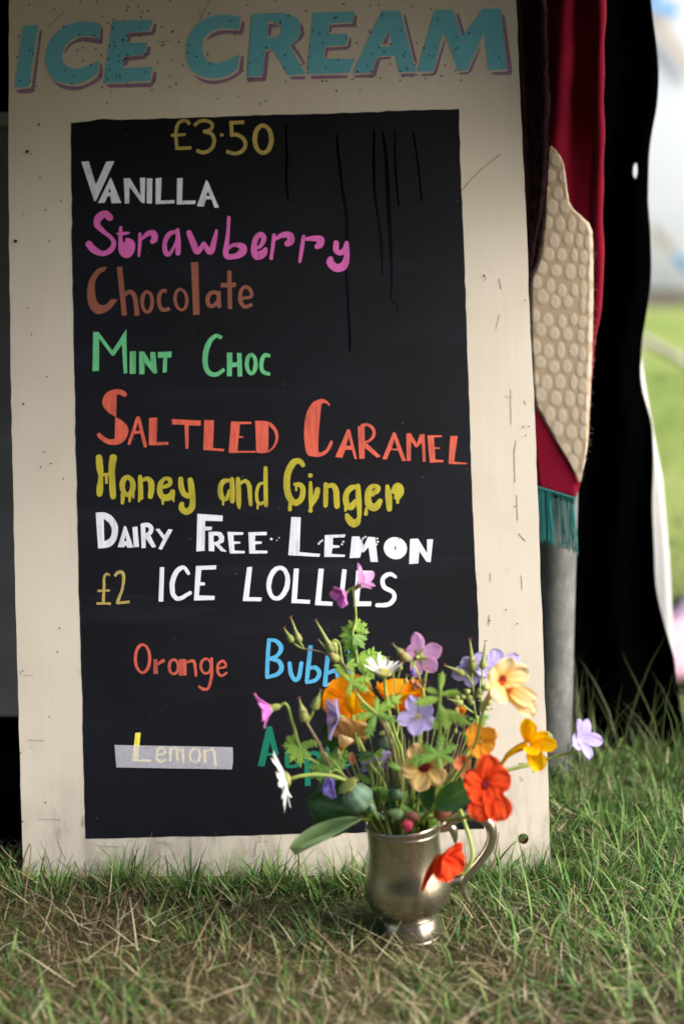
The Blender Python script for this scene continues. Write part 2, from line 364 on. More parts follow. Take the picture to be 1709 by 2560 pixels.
def smooth_poly(pts):
    n = len(pts); out = []
    for i in range(n):
        a, b = pts[i], pts[(i + 1) % n]; ca, cb_ = len(a) > 2, len(b) > 2
        out.append(a[:2])
        if ca and cb_: continue
        p0 = a[:2] if ca else pts[i - 1][:2]; p3 = b[:2] if cb_ else pts[(i + 2) % n][:2]
        for q in (1, 2, 3, 4): out.append(cr(p0, a[:2], b[:2], p3, q / 5))
    return out
class Letters:
    """paint strokes and outlines laid on the board; coordinates are read off an enlargement (offset, scale)"""
    def __init__(s, ox, oy, sc, w0=0.00042): s.m = MB(); s.o = (ox, oy, sc); s.w = w0
    def at(s, x, y): return B(s.o[0] + x / s.o[2], s.o[1] + y / s.o[2])
    def poly(s, pts, *holes):
        def prep(q):
            q = smooth_poly(q) if any(len(p) > 2 for p in q) else list(q)
            return [s.at(*p[:2]) for p in q]
        loops = [prep(pts)] + [prep(h) for h in holes]
        tri = tessellate_polygon([[Vector((p[0], p[1], 0)) for p in L] for L in loops]); flat = [p for L in loops for p in L]
        fs = []
        for t in tri:
            a, b, c = (flat[i] for i in t)
            ar = (b[0] - a[0]) * (c[1] - a[1]) - (b[1] - a[1]) * (c[0] - a[0])
            if abs(ar) > 1e-12: fs.append(tuple(t) if ar > 0 else (t[0], t[2], t[1]))
        s.m.add([(p[0], p[1], s.w) for p in flat], fs); s.w += 5e-6
    def st(s, pts, w=None, cap=True, sub=6):
        pts = [(p[0], p[1], p[2] if len(p) > 2 else w) for p in pts]
        c = curve(pts, sub) if len(pts) > 2 else [tuple(a + (b - a) * t / 3 for a, b in zip(pts[0], pts[1])) for t in range(4)]
        c = [(x + rnd.gauss(0, 0.35), y + rnd.gauss(0, 0.35), max(3, w_ + rnd.gauss(0, 0.5))) for x, y, w_ in c]
        vs = []; fs = []; n = len(c)
        dirs = []
        for i in range(n):
            a, b = c[max(i - 1, 0)], c[min(i + 1, n - 1)]; dx, dy = b[0] - a[0], b[1] - a[1]; L = math.hypot(dx, dy) or 1
            dirs.append((dx / L, dy / L))
        for i, (x, y, w_) in enumerate(c):
            dx, dy = dirs[i]; h = w_ / 2
            for sg in (1, -1):
                u, v = s.at(x - dy * h * sg, y + dx * h * sg); vs.append((u, v, s.w + i * 1.2e-6))
        for i in range(n - 1): fs.append((2 * i, 2 * i + 2, 2 * i + 3, 2 * i + 1))
        if cap:
            for e, sg in ((0, -1), (n - 1, 1)):
                x, y, w_ = c[e]; dx, dy = dirs[e]; h = w_ / 2; o = len(vs); ww = s.w + e * 1.2e-6
                for q in range(9):
                    t = -math.pi / 2 + math.pi * q / 8
                    ex, ey = sg * dx * math.cos(t) - dy * math.sin(t), sg * dy * math.cos(t) + dx * math.sin(t)
                    u, v = s.at(x + ex * h, y + ey * h); vs.append((u, v, ww))
                fs.append(tuple(range(o, o + 9)))
        good = []
        for f in fs:
            ar = sum(vs[a][0] * vs[b][1] - vs[b][0] * vs[a][1] for a, b in zip(f, f[1:] + f[:1]))
            good.append(f if ar > 0 else f[::-1])
        s.m.add(vs, good); s.w += 5e-6
    def ring(s, cx, cy, rx, ry, w, tilt=0):
        t0 = R(tilt); P = []
        for q in range(25):
            t = 2 * math.pi * q / 24 - 1.2; x, y = rx * math.cos(t), ry * math.sin(t)
            P.append((cx + x * math.cos(t0) - y * math.sin(t0), cy + x * math.sin(t0) + y * math.cos(t0), w * (1 + 0.10 * math.sin(2 * t + 1))))
        s.st(P, cap=False, sub=2)
    def dot(s, x, y, r): s.ring(x, y, r * 0.5, r * 0.5, r)
    def build(s, name, mat, parent, label=None): return s.m.build(name, mat, parent, False, label)

# black panel painted on the board
P_ = [(178, 308), (222, 303.6), (241, 299), (258.6, 297), (300, 300), (600, 290), (900, 281), (1147, 272), (1149, 400), (1160, 640), (1169, 920), (1180, 1250), (1196, 1580), (1203, 1911), (1209, 2072),
      (1000, 2078), (797, 2084), (500, 2091), (214, 2097), (208, 1870), (205, 1700), (199.5, 1526), (190, 1100), (181, 640)]
face = extrude_outline('chalkboard_panel', jag([B(*p) for p in P_][::-1], 0.010, 0.00035), 0.0001, 0.00028, 'board_black', board)

# heading
T = Letters(0, 0, 2.24)
T.poly([(135, 145), (216, 140), (165, 487), (82, 492)])
T.poly([(567, 133, 1), (500, 122), (440, 124), (380, 140), (320, 180), (275, 240), (257, 310), (262, 370), (285, 420), (325, 455), (385, 470), (440, 467), (500, 445), (550, 405, 1), (557, 340, 1), (500, 365), (455, 382), (415, 385), (380, 372), (355, 345), (350, 305), (360, 270), (385, 240), (425, 212), (480, 203), (520, 207), (558, 220, 1)])
T.poly([(632, 117), (857, 111), (838, 173), (720, 182), (708, 240), (824, 240), (812, 304), (700, 315), (689, 382), (852, 375), (842, 452), (580, 468)])
T.build('heading_lettering', 'heading_blue', board, 'pale blue ICE lettering'); T = Letters(0, 0, 2.24)
T.poly([(1348, 97, 1), (1280, 84), (1220, 85), (1150, 105), (1090, 150), (1052, 215), (1040, 280), (1052, 350), (1085, 400), (1140, 430), (1200, 438), (1270, 425), (1330, 390, 1), (1340, 303, 1), (1290, 330), (1240, 348), (1195, 353), (1160, 335), (1137, 295), (1135, 240), (1155, 200), (1200, 170), (1260, 158), (1300, 160), (1338, 166, 1)])
T.o = (620, 0, 2.24)
T.poly([(22, 80, 1), (150, 71), (220, 78), (270, 100), (290, 140), (290, 190), (270, 225), (232, 255, 1), (320, 415, 1), (222, 422, 1), (145, 290), (125, 278), (97, 280, 1), (78, 427, 1), (-8, 430, 1)],
       [(112, 120, 1), (150, 122), (178, 140), (185, 165), (180, 190), (155, 208), (108, 212, 1)])
T.poly([(363, 71), (595, 65), (583, 124), (457, 130), (442, 190), (560, 190), (550, 252), (432, 258), (420, 328), (598, 330), (565, 408), (330, 416)])
T.poly([(748, 60), (850, 60), (938, 402), (848, 405), (822, 310), (722, 318), (690, 408), (585, 410)], [(790, 170), (735, 262), (808, 260)])
T.poly([(1043, 57), (1143, 55), (1200, 205), (1310, 50), (1412, 48), (1448, 388), (1343, 394), (1320, 180), (1225, 395), (1172, 396), (1095, 170), (1035, 400), (945, 402)])
T.build('heading_lettering', 'heading_blue', board, 'pale blue CREAM lettering')
T = Letters(0, 0, 2.24, 0.00022)
T.poly([(225, 165), (235, 170), (236, 185), (195, 510), (180, 520), (150, 525), (105, 522), (92, 512), (110, 500), (172, 495), (180, 480)])
T.poly([(358, 295, 1), (385, 250), (440, 215), (490, 208), (560, 218, 1), (568, 160), (575, 150), (578, 165), (575, 235), (562, 247), (490, 235), (440, 237), (400, 255), (368, 297, 1)])
T.poly([(275, 420, 1), (320, 463), (400, 483), (470, 478), (550, 428), (560, 370), (572, 360), (575, 400), (570, 440), (520, 475), (450, 503), (400, 507), (340, 490), (300, 455)])
T.poly([(722, 185), (850, 178), (862, 135), (878, 135), (875, 170), (862, 198), (735, 208), (728, 235), (710, 238)])
T.poly([(700, 318), (815, 308), (828, 262), (845, 262), (840, 305), (815, 330), (722, 342), (712, 368), (694, 368)])
T.poly([(592, 480), (610, 472), (845, 464), (862, 400), (878, 402), (875, 450), (850, 488), (620, 492)])
T.build('heading_shadow', 'heading_mauve', board, 'mauve drop shadow of ICE'); T = Letters(0, 0, 2.24, 0.00022)
T.poly([(1155, 225, 1), (1180, 195), (1230, 172), (1290, 170), (1342, 172, 1), (1355, 125), (1368, 124), (1366, 160), (1352, 194), (1290, 190), (1235, 195), (1190, 210)])
T.poly([(1048, 362, 1), (1080, 412), (1140, 444), (1210, 452), (1290, 432), (1338, 397, 1), (1350, 320), (1364, 322), (1362, 385), (1345, 415), (1290, 450), (1210, 472), (1140, 462), (1085, 420)])
T.o = (620, 0, 2.24)
T.poly([(112, 140), (130, 132), (165, 140), (178, 155), (140, 152), (132, 160), (128, 200), (112, 202)])
T.poly([(292, 120), (312, 160), (315, 195), (300, 220), (258, 255), (290, 300), (320, 355), (315, 370), (285, 320), (237, 257), (275, 227), (295, 190)])
T.poly([(99, 292), (118, 284), (138, 288), (118, 298), (105, 440), (95, 455), (0, 460), (-10, 435), (80, 432)])
T.poly([(235, 435), (250, 428), (320, 428), (322, 440), (310, 447), (245, 445)])
T.poly([(459, 140), (582, 132), (598, 85), (612, 88), (605, 140), (595, 150), (470, 155), (465, 180), (450, 183)])
T.poly([(436, 267), (555, 260), (568, 212), (580, 215), (575, 260), (560, 278), (450, 285), (440, 322), (428, 322)])
T.poly([(348, 430), (365, 424), (550, 422), (562, 432), (545, 438), (360, 444)])
T.poly([(868, 80), (880, 85), (945, 345), (940, 358), (927, 330)])
T.poly([(793, 172), (780, 240), (765, 250), (752, 245)])
T.poly([(724, 324), (800, 318), (795, 330), (740, 336), (715, 425), (695, 435), (600, 435), (590, 422), (692, 415)])
T.poly([(852, 415), (935, 410), (938, 425), (920, 432), (862, 428)])
T.poly([(1163, 78), (1180, 80), (1213, 195), (1202, 207)])
T.poly([(1097, 225), (1103, 235), (1055, 410), (1035, 425), (975, 428), (962, 418), (1037, 410)])
T.poly([(1300, 255), (1298, 275), (1250, 400), (1225, 418), (1185, 418), (1178, 408), (1230, 402)])
T.poly([(1420, 80), (1435, 85), (1478, 400), (1470, 420), (1380, 422), (1355, 412), (1375, 404), (1452, 400)])
T.build('heading_shadow', 'heading_mauve', board, 'mauve drop shadow of CREAM')

# price
T = Letters(170, 270, 2.851)
T.st([(868, 118), (850, 95), (815, 92), (785, 115), (772, 160), (770, 210), (778, 285)], 24, False); T.st([(735, 196), (838, 190)], 20, False); T.st([(766, 289), (880, 284)], 24, False)
T.st([(900, 128), (940, 95), (985, 92), (1022, 108), (1028, 135), (1005, 160), (962, 170)], 24, False); T.st([(975, 172), (1020, 182), (1042, 220), (1035, 270), (1005, 305), (960, 318), (916, 302)], 26, False)
T.dot(1096, 193, 13)
T.st([(1150, 106), (1255, 102)], 26, False); T.st([(1163, 100), (1168, 200)], 26, False); T.st([(1158, 194), (1205, 192), (1250, 220), (1265, 260), (1245, 305), (1190, 326), (1128, 310)], 27, False)
T.ring(1390, 223, 59, 97, 31)
T.build('lettering', 'paint_gold', face, 'gold £3·50 price')
# VANILLA
T = Letters(170, 270, 2.851)
T.poly([(97, 384), (150, 380), (200, 548), (275, 382), (332, 380), (205, 655), (190, 668)])
T.poly([(305, 495), (318, 520), (382, 678), (312, 680), (302, 628), (282, 632), (264, 676), (215, 678)], [(300, 568), (287, 603), (308, 603)])
T.poly([(398, 502), (442, 500), (518, 625), (514, 498), (552, 497), (548, 678), (525, 676), (438, 560), (438, 680), (406, 682)])
T.poly([(563, 503), (602, 502), (600, 682), (563, 680)])
T.poly([(625, 503), (668, 497), (662, 660), (760, 657), (760, 680), (625, 686)])
T.poly([(778, 502), (818, 500), (815, 662), (910, 660), (908, 685), (776, 689)])
T.poly([(985, 513), (1000, 530), (1076, 710), (1045, 712), (1022, 650), (985, 652), (968, 704), (920, 700)], [(997, 592), (984, 628), (1012, 628)])
T.build('lettering', 'paint_white', face, 'white VANILLA lettering')
# Strawberry
T = Letters(180, 500, 2.0907)
T.st([(198, 92, 36), (175, 74, 38), (142, 92, 40), (132, 128, 34), (165, 165, 24), (203, 195, 20), (220, 225, 24), (205, 260, 28), (165, 280, 26), (120, 264, 36), (90, 232, 36)])
T.st([(256, 145, 18), (254, 200, 20), (262, 265, 34), (288, 286, 36), (310, 262, 36), (310, 225, 34), (288, 208, 20)]); T.st([(237, 177, 10), (268, 176, 18), (298, 172, 10)])
T.poly([(262, 225), (290, 215), (310, 240), (300, 280), (275, 285), (262, 260)])
T.st([(356, 178, 16), (355, 230, 18), (351, 293, 12)]); T.st([(365, 205, 14), (400, 175, 28), (428, 178, 36), (433, 205, 32), (422, 216, 26)])
T.st([(545, 165, 16), (510, 178, 26), (487, 218, 24), (488, 268, 26), (504, 284, 26), (525, 262, 16), (548, 212, 14)]); T.st([(552, 158, 20), (556, 220, 27), (555, 278, 26)])
T.st([(612, 172, 28), (636, 230, 34), (655, 272, 28), (690, 228, 22)]); T.st([(690, 230, 22), (724, 272, 32), (745, 210, 26), (755, 160, 14)])
T.st([(820, 92, 18), (815, 180, 20), (805, 285, 30), (850, 295, 28), (888, 275, 40), (892, 245, 36), (850, 235, 20), (815, 252, 18)])
T.st([(945, 258, 16), (985, 240, 20), (1003, 200, 26), (985, 180, 26), (960, 205, 28), (950, 262, 30), (968, 292, 44), (1000, 278, 40), (1010, 258, 22)])
T.st([(1055, 185, 18), (1050, 240, 20), (1041, 305, 18)]); T.st([(1062, 205, 16), (1100, 184, 28), (1138, 186, 36), (1143, 215, 38), (1126, 228, 32)])
T.st([(1210, 190, 18), (1202, 250, 22), (1190, 322, 16)]); T.st([(1215, 205, 16), (1260, 202, 28), (1298, 207, 38), (1293, 235, 36), (1280, 244, 26)])
T.st([(1380, 225, 28), (1380, 262, 30), (1400, 276, 28), (1425, 262, 30), (1434, 230, 24)]); T.st([(1435, 225, 22), (1436, 290, 28), (1420, 342, 42), (1382, 356, 42), (1350, 330, 40), (1350, 310, 30)])
T.build('lettering', 'paint_pink', face, 'pink Strawberry lettering')
# Chocolate
T = Letters(180, 500, 2.0907)
T.poly([(185, 350, 1), (140, 358), (102, 400), (82, 460), (84, 530), (106, 578), (145, 597), (200, 570), (240, 520, 1), (205, 518, 1), (175, 548), (145, 545), (127, 515), (120, 460), (127, 415), (150, 382), (170, 374, 1)])
T.poly([(235, 350), (263, 348), (288, 603), (262, 605)]); T.st([(272, 500, 20), (300, 480, 22), (325, 497, 24), (335, 540, 24), (341, 605, 26)], cap=False)
T.ring(394, 533, 26, 53, 18); T.st([(496, 478, 18), (475, 474, 18), (457, 500, 20), (457, 545, 20), (475, 575, 20), (512, 567, 18)], cap=False)
T.ring(570, 521, 31, 54, 16, -6); T.poly([(622, 326), (660, 324), (668, 600), (634, 602)])
T.st([(768, 488, 20), (732, 484, 22), (710, 510, 22), (714, 548, 22), (740, 553, 20), (765, 525, 18)]); T.st([(765, 475), (770, 565)], 22, False)
T.st([(822, 370), (826, 570)], 22, False); T.st([(777, 447), (858, 443)], 24, False)
T.st([(880, 515, 16), (936, 505, 16), (930, 468, 18), (905, 454, 18), (883, 477, 20), (880, 525, 22), (902, 558, 20), (942, 546, 18)], cap=False)
T.build('lettering', 'paint_brown', face, 'brown Chocolate lettering')
# Mint Choc
T = Letters(180, 500, 2.0907)
T.poly([(112, 690), (140, 690), (212, 788), (285, 675), (290, 905), (272, 908), (262, 755), (220, 815), (208, 812), (143, 725), (142, 893), (108, 895)])
T.poly([(303, 792), (335, 790), (334, 908), (303, 910)]); T.poly([(352, 792), (378, 793), (412, 850), (410, 795), (436, 795), (445, 905), (428, 908), (380, 850), (380, 910), (352, 912)])
T.poly([(450, 795), (522, 792), (520, 822), (498, 825), (496, 900), (474, 903), (478, 825), (450, 825)])
T.build('lettering', 'paint_mint', face, 'mint green Mint lettering'); T = Letters(180, 500, 2.0907)
T.st([(782, 722, 20), (752, 710, 20), (717, 745, 26), (699, 800, 28), (697, 860, 26), (717, 903, 26), (755, 912, 22), (797, 885, 18)], cap=False)
T.poly([(810, 798), (838, 798), (838, 850), (864, 848), (862, 800), (886, 800), (890, 922), (866, 924), (864, 872), (836, 875), (835, 922), (810, 920)])
T.ring(937, 858, 23, 49, 20); T.st([(1035, 817, 18), (1008, 811, 20), (992, 840, 22), (990, 880, 20), (1005, 902, 20), (1035, 911, 16)], cap=False)
T.build('lettering', 'paint_mint', face, 'mint green Choc lettering')
# Salted Caramel
T = Letters(220, 940, 3.136)
T.poly([(303, 135), (306, 150), (292, 165, 1), (250, 147), (225, 148, 1), (222, 322, 1), (160, 285), (118, 230), (115, 190), (140, 140), (190, 110), (250, 105), (290, 120)])
T.poly([(215, 320, 1), (280, 360), (318, 415), (305, 480), (255, 530), (180, 540), (120, 515), (75, 470), (78, 452), (95, 447), (140, 485), (180, 497), (212, 490, 1)])
T.st([(392, 330, 28), (324, 530, 22)]); T.st([(398, 330, 26), (450, 548, 26)]); T.st([(350, 444), (425, 438)], 22, False)
T.poly([(480, 330), (545, 325), (540, 520), (630, 515), (632, 540), (478, 543)])
T.poly([(658, 338), (885, 350), (883, 390), (790, 388), (788, 570), (766, 572), (758, 382), (660, 380)])
T.poly([(912, 345), (988, 347), (980, 565), (1068, 572), (1065, 590), (905, 580)])
T.poly([(1122, 357), (1280, 360), (1280, 376), (1190, 378), (1185, 470), (1218, 475), (1216, 483), (1180, 485), (1172, 588), (1315, 588), (1315, 600), (1103, 603)])
T.poly([(1310, 352, 1), (1370, 352), (1430, 365), (1480, 420), (1492, 480), (1475, 540), (1430, 590), (1370, 605), (1320, 600, 1)], [(1415, 385, 1), (1455, 430), (1470, 490), (1450, 550), (1412, 588, 1)])
T.build('lettering', 'paint_coral', face, 'coral red Saltled lettering'); T = Letters(700, 940, 3.136)
T.o = (700, 940, 3.136)
T.poly([(388, 240, 1), (365, 217), (342, 212), (325, 217, 1), (305, 400), (298, 560), (305, 603, 1), (358, 578), (393, 512), (410, 512), (405, 545), (370, 600), (320, 630), (270, 632), (210, 610), (190, 500), (190, 400), (205, 300), (250, 215), (310, 183), (350, 185), (385, 215)])
T.poly([(528, 415), (548, 425), (602, 652), (585, 652), (562, 580), (510, 578), (488, 642), (432, 635)], [(537, 480), (515, 545), (555, 548)])
T.poly([(608, 395), (660, 390), (662, 648), (620, 650)]); T.st([(640, 387, 22), (690, 384, 22), (728, 415, 26), (735, 460, 24), (705, 503, 20), (655, 522, 16)]); T.poly([(658, 520), (682, 530), (788, 630), (760, 642), (660, 560)])
T.poly([(885, 440), (905, 445), (985, 665), (955, 668), (925, 585), (865, 580), (835, 655), (800, 652)], [(893, 490), (875, 570), (918, 570)])
T.poly([(988, 452), (1022, 448), (1070, 530), (1095, 458), (1130, 455), (1140, 672), (1118, 672), (1108, 520), (1075, 560), (1060, 560), (1025, 510), (1022, 665), (992, 665)])
T.poly([(1152, 465), (1268, 465), (1265, 478), (1203, 482), (1208, 558), (1252, 562), (1252, 570), (1210, 574), (1215, 655), (1280, 660), (1278, 675), (1172, 680)])
T.poly([(1332, 470), (1390, 470), (1362, 672), (1465, 682), (1460, 692), (1318, 690)])
T.build('lettering', 'paint_coral', face, 'coral red Caramel lettering')
# Honey and Ginger
T = Letters(220, 940, 3.136)
T.st([(88, 640, 50), (95, 720, 54), (102, 790, 36), (95, 880, 52), (92, 925, 44)]); T.st([(200, 642, 58), (188, 720, 52), (190, 800, 48), (195, 900, 50), (198, 945, 44)]); T.st([(105, 775, 24), (150, 772, 24), (180, 770, 24)]); T.st([(146, 780, 20), (146, 838, 20)])
T.ring(312, 862, 42, 68, 40); T.st([(275, 930, 36), (271, 995, 26)]); T.st([(330, 938, 30), (328, 984, 16)]); T.st([(354, 920, 26), (358, 955, 14)])
T.st([(410, 792, 34), (414, 880, 40), (415, 952, 40)]); T.st([(430, 818, 26), (468, 804, 34), (495, 835, 46), (498, 890, 46), (490, 945, 40)]); T.st([(402, 960), (402, 982)], 18)
T.st([(578, 874, 26), (640, 850, 34), (640, 812, 34), (602, 806, 28), (567, 850, 40), (567, 920, 44), (602, 955, 48), (650, 942, 56), (664, 908, 40)]); T.st([(588, 970, 26), (588, 1003, 16)]); T.st([(670, 950, 18), (672, 982, 14)])
T.st([(728, 808, 38), (732, 870, 44), (755, 925, 44), (785, 940, 42)]); T.st([(802, 815, 42), (812, 880, 50), (820, 980, 46), (812, 1035, 50), (772, 1065, 48), (735, 1038, 48), (737, 1005, 38)])
T.build('lettering', 'paint_honey', face, 'dripping yellow Honey lettering'); T = Letters(220, 940, 3.136)
T.st([(1110, 818, 26), (1062, 828, 40), (1037, 880, 40), (1047, 948, 44), (1085, 962, 32), (1108, 900, 26)]); T.st([(1128, 810, 36), (1132, 900, 40), (1132, 980, 38)]); T.st([(1060, 970), (1060, 1008)], 16)
T.st([(1176, 808, 34), (1180, 920, 40), (1182, 1000, 36), (1186, 1035, 18)]); T.st([(1195, 842, 24), (1235, 822, 28), (1263, 860, 36), (1270, 940, 34), (1275, 1006, 30)])
T.st([(1385, 840, 18), (1347, 847, 24), (1324, 900, 26), (1324, 970, 26), (1347, 1002, 28), (1385, 985, 20)]); T.st([(1392, 722, 30), (1392, 850, 34), (1395, 1012, 32)]); T.st([(1330, 1010), (1330, 1040)], 16)
T.build('lettering', 'paint_honey', face, 'dripping yellow and lettering'); T = Letters(700, 940, 3.136)
T.o = (700, 940, 3.136)
T.st([(180, 698, 34), (150, 667, 42), (102, 682, 52), (62, 760, 52), (52, 860, 52), (72, 950, 52), (120, 995, 48), (168, 958, 44), (178, 880, 40), (150, 852, 38), (117, 850, 28)]); T.st([(78, 1000, 28), (76, 1046, 32)]); T.st([(127, 860), (127, 895)], 18)
T.dot(237, 780, 18); T.st([(238, 835, 24), (240, 930, 34), (240, 1040, 24)]); T.st([(248, 1010, 30), (278, 950, 46), (294, 892, 42)]); T.dot(238, 1055, 17)
T.st([(358, 850, 34), (358, 930, 38), (356, 1015, 34)]); T.st([(375, 862, 30), (413, 858, 40), (438, 900, 46), (442, 960, 46), (445, 1020, 44)])
T.st([(600, 867, 30), (552, 880, 44), (517, 930, 44), (519, 1000, 48), (555, 1026, 52), (590, 980, 34)]); T.st([(610, 862, 36), (615, 960, 44), (620, 1060, 36), (620, 1108, 30)]); T.st([(617, 1112, 30), (602, 1145, 56), (570, 1155, 60), (538, 1122, 54), (525, 1092, 34)]); T.st([(512, 1035), (512, 1055)], 20)
T.st([(700, 930, 24), (752, 906, 42), (768, 876, 38), (735, 862, 32), (697, 890, 46), (687, 960, 52), (702, 1015, 58), (745, 1030, 58), (783, 982, 42)]); T.st([(675, 1040, 22), (672, 1080, 32)]); T.st([(728, 915), (728, 938)], 18)
T.st([(840, 867, 32), (850, 950, 54), (855, 1042, 42)]); T.st([(885, 905, 40), (918, 875, 78), (930, 910, 80), (918, 950, 52)]); T.st([(920, 960), (920, 990)], 24)
T.build('lettering', 'paint_honey', face, 'dripping yellow Ginger lettering')
# Dairy Free Lemon
T = Letters(220, 940, 3.136)
T.poly([(62, 1072, 1), (130, 1070), (190, 1100), (230, 1160), (238, 1215), (220, 1290), (170, 1340), (82, 1352, 1)], [(125, 1120, 1), (165, 1150), (188, 1200), (180, 1260), (145, 1290), (130, 1293, 1)])
T.poly([(285, 1175), (300, 1180), (358, 1345), (310, 1347), (300, 1325), (285, 1342), (235, 1342)], [(295, 1250), (284, 1295), (304, 1295)])
T.poly([(350, 1185), (388, 1180), (402, 1340), (360, 1342)])
T.poly([(415, 1180), (450, 1178), (455, 1348), (422, 1350)]); T.st([(430, 1172, 36), (472, 1168, 34), (497, 1195, 34), (485, 1232, 34), (450, 1252, 30)]); T.poly([(455, 1248), (490, 1250), (535, 1340), (505, 1346), (452, 1270)])
T.poly([(530, 1200), (560, 1197), (600, 1250), (632, 1200), (665, 1205), (580, 1362), (553, 1355), (590, 1280)])
T.build('lettering', 'paint_white', face, 'white Dairy lettering'); T = Letters(220, 940, 3.136)
T.poly([(858, 1080), (1057, 1095), (1055, 1138), (920, 1135), (918, 1180), (972, 1182), (970, 1207), (918, 1212), (915, 1370), (850, 1375)])
T.poly([(945, 1222), (1000, 1220), (1045, 1225), (1068, 1260), (1065, 1300), (1030, 1320), (1088, 1378), (1045, 1375), (992, 1320), (990, 1375), (947, 1372)], [(985, 1250), (1020, 1252), (1030, 1280), (1010, 1300), (985, 1302)])
T.poly([(1093, 1222), (1218, 1225), (1215, 1245), (1140, 1247), (1143, 1297), (1195, 1300), (1195, 1312), (1145, 1318), (1148, 1368), (1228, 1372), (1228, 1390), (1112, 1392)])
T.poly([(1257, 1225), (1402, 1222), (1400, 1247), (1312, 1250), (1308, 1295), (1362, 1298), (1360, 1315), (1310, 1320), (1312, 1368), (1405, 1370), (1405, 1390), (1265, 1393)])
T.dot(1437, 1278, 10); T.dot(1480, 1288, 5); T.dot(1497, 1268, 5)
T.build('lettering', 'paint_white', face, 'white Free lettering'); T = Letters(700, 940, 3.136)
T.o = (700, 940, 3.136)
T.poly([(88, 1105), (162, 1108), (152, 1380), (312, 1395), (308, 1418), (65, 1405)])
T.poly([(350, 1247), (512, 1242), (505, 1265), (415, 1268), (412, 1325), (465, 1330), (463, 1345), (410, 1350), (402, 1395), (508, 1402), (505, 1418), (345, 1418)])
T.poly([(562, 1258), (620, 1258), (655, 1330), (690, 1260), (745, 1265), (765, 1458), (708, 1458), (692, 1340), (655, 1385), (640, 1375), (625, 1425), (545, 1428)])
for x, y in ((650, 1272), (668, 1262), (640, 1290), (760, 1275), (765, 1300), (755, 1320), (303, 1315), (315, 1300), (330, 1290), (495, 1300), (485, 1320)): T.dot(x, y, 8)
T.ring(902, 1350, 48, 50, 80); T.poly([(1018, 1278), (1080, 1275), (1150, 1390), (1150, 1280), (1197, 1280), (1178, 1460), (1145, 1455), (1090, 1375), (1082, 1470), (1010, 1475)])
T.build('lettering', 'paint_white', face, 'white Lemon lettering')
# £2 ICE LOLLIES
T = Letters(200, 1380, 1.568)
T.st([(118, 92, 8), (105, 86, 9), (96, 102, 10), (95, 140, 11), (92, 200, 11)], cap=False); T.st([(70, 153), (118, 150)], 9, False); T.st([(66, 202), (122, 202)], 9, False)
T.st([(137, 95, 10), (150, 80, 12), (168, 82, 14), (172, 110, 12), (165, 150, 10), (146, 202, 12)], cap=False); T.st([(146, 200), (196, 195)], 11, False)
T.build('lettering', 'paint_gold', face, 'gold £2 price')
T = Letters(200, 1380, 1.568)
T.st([(322, 60), (318, 194)], 18, False); T.st([(426, 84, 13), (405, 60, 15), (377, 80, 20), (362, 125, 20), (367, 168, 18), (390, 183, 16), (432, 160, 14)])
T.poly([(455, 55), (535, 52), (533, 68), (476, 70), (472, 118), (490, 120), (490, 130), (470, 132), (467, 170), (528, 172), (527, 188), (447, 190)])
T.build('lettering', 'paint_white_solid', face, 'white ICE lettering'); T = Letters(200, 1380, 1.568)
T.poly([(655, 60), (675, 58), (662, 177), (713, 178), (710, 193), (638, 192)]); T.ring(777, 122, 36, 61, 18, 10)
T.poly([(838, 65), (858, 65), (850, 185), (902, 188), (900, 203), (828, 200)]); T.poly([(935, 65), (955, 66), (944, 192), (990, 196), (988, 211), (920, 208)])
T.st([(1036, 68), (1022, 208)], 18, False)
T.poly([(1082, 72), (1147, 74), (1145, 92), (1103, 94), (1098, 128), (1110, 130), (1108, 140), (1098, 142), (1093, 193), (1142, 194), (1140, 212), (1072, 213)])
T.st([(1235, 97, 12), (1212, 86, 16), (1186, 106, 18), (1192, 138, 18), (1226, 158, 16), (1229, 185, 18), (1205, 206, 18), (1164, 208, 16)])
T.build('lettering', 'paint_white_solid', face, 'white LOLLIES lettering')
# Orange
T = Letters(200, 1380, 1.568)
T.ring(246, 418, 28, 55, 11); T.st([(296, 420, 15), (298, 478, 17)], cap=False); T.st([(305, 440, 10), (327, 426, 14)])
T.ring(368, 450, 18, 28, 11); T.st([(394, 420), (394, 485)], 11, False)
T.st([(408, 420), (408, 484)], 19, False); T.st([(420, 432, 10), (445, 427, 12), (452, 455, 11), (455, 484, 10)])
T.ring(494, 447, 20, 29, 10); T.st([(516, 418, 11), (516, 480, 12), (505, 530, 10), (485, 538, 12), (467, 527, 10)])
T.st([(538, 457, 8), (572, 448, 9), (560, 427, 10), (541, 442, 10), (541, 472, 10), (556, 485, 10), (574, 474, 9)])
T.build('lettering', 'paint_orange', face, 'orange red Orange lettering')
# Bubbl.
T = Letters(620, 1380, 3.136)
T.st([(165, 690, 30), (155, 820, 32), (148, 980, 30)]); T.st([(165, 690, 26), (220, 697, 30), (260, 750, 38), (230, 810, 28), (170, 835, 26)]); T.st([(175, 840, 24), (240, 857, 34), (263, 910, 38), (230, 957, 32), (150, 982, 28)])
T.st([(325, 872, 30), (335, 950, 34), (365, 1000, 34), (398, 980, 34), (418, 872, 32)])
T.st([(490, 732, 34), (475, 870, 34), (460, 1022, 32)], cap=False); T.st([(480, 910, 26), (530, 907, 34), (558, 950, 34), (530, 1002, 30), (460, 1022, 26)])
T.st([(625, 810, 34), (612, 930, 34), (602, 1050, 36)], cap=False); T.st([(625, 950, 26), (680, 930, 34), (700, 970, 30), (690, 1020, 28), (605, 1045, 26)])
T.st([(802, 748), (788, 960)], 34, False)
T.build('lettering', 'paint_sky', face, 'sky blue Bubbl lettering behind the flowers')
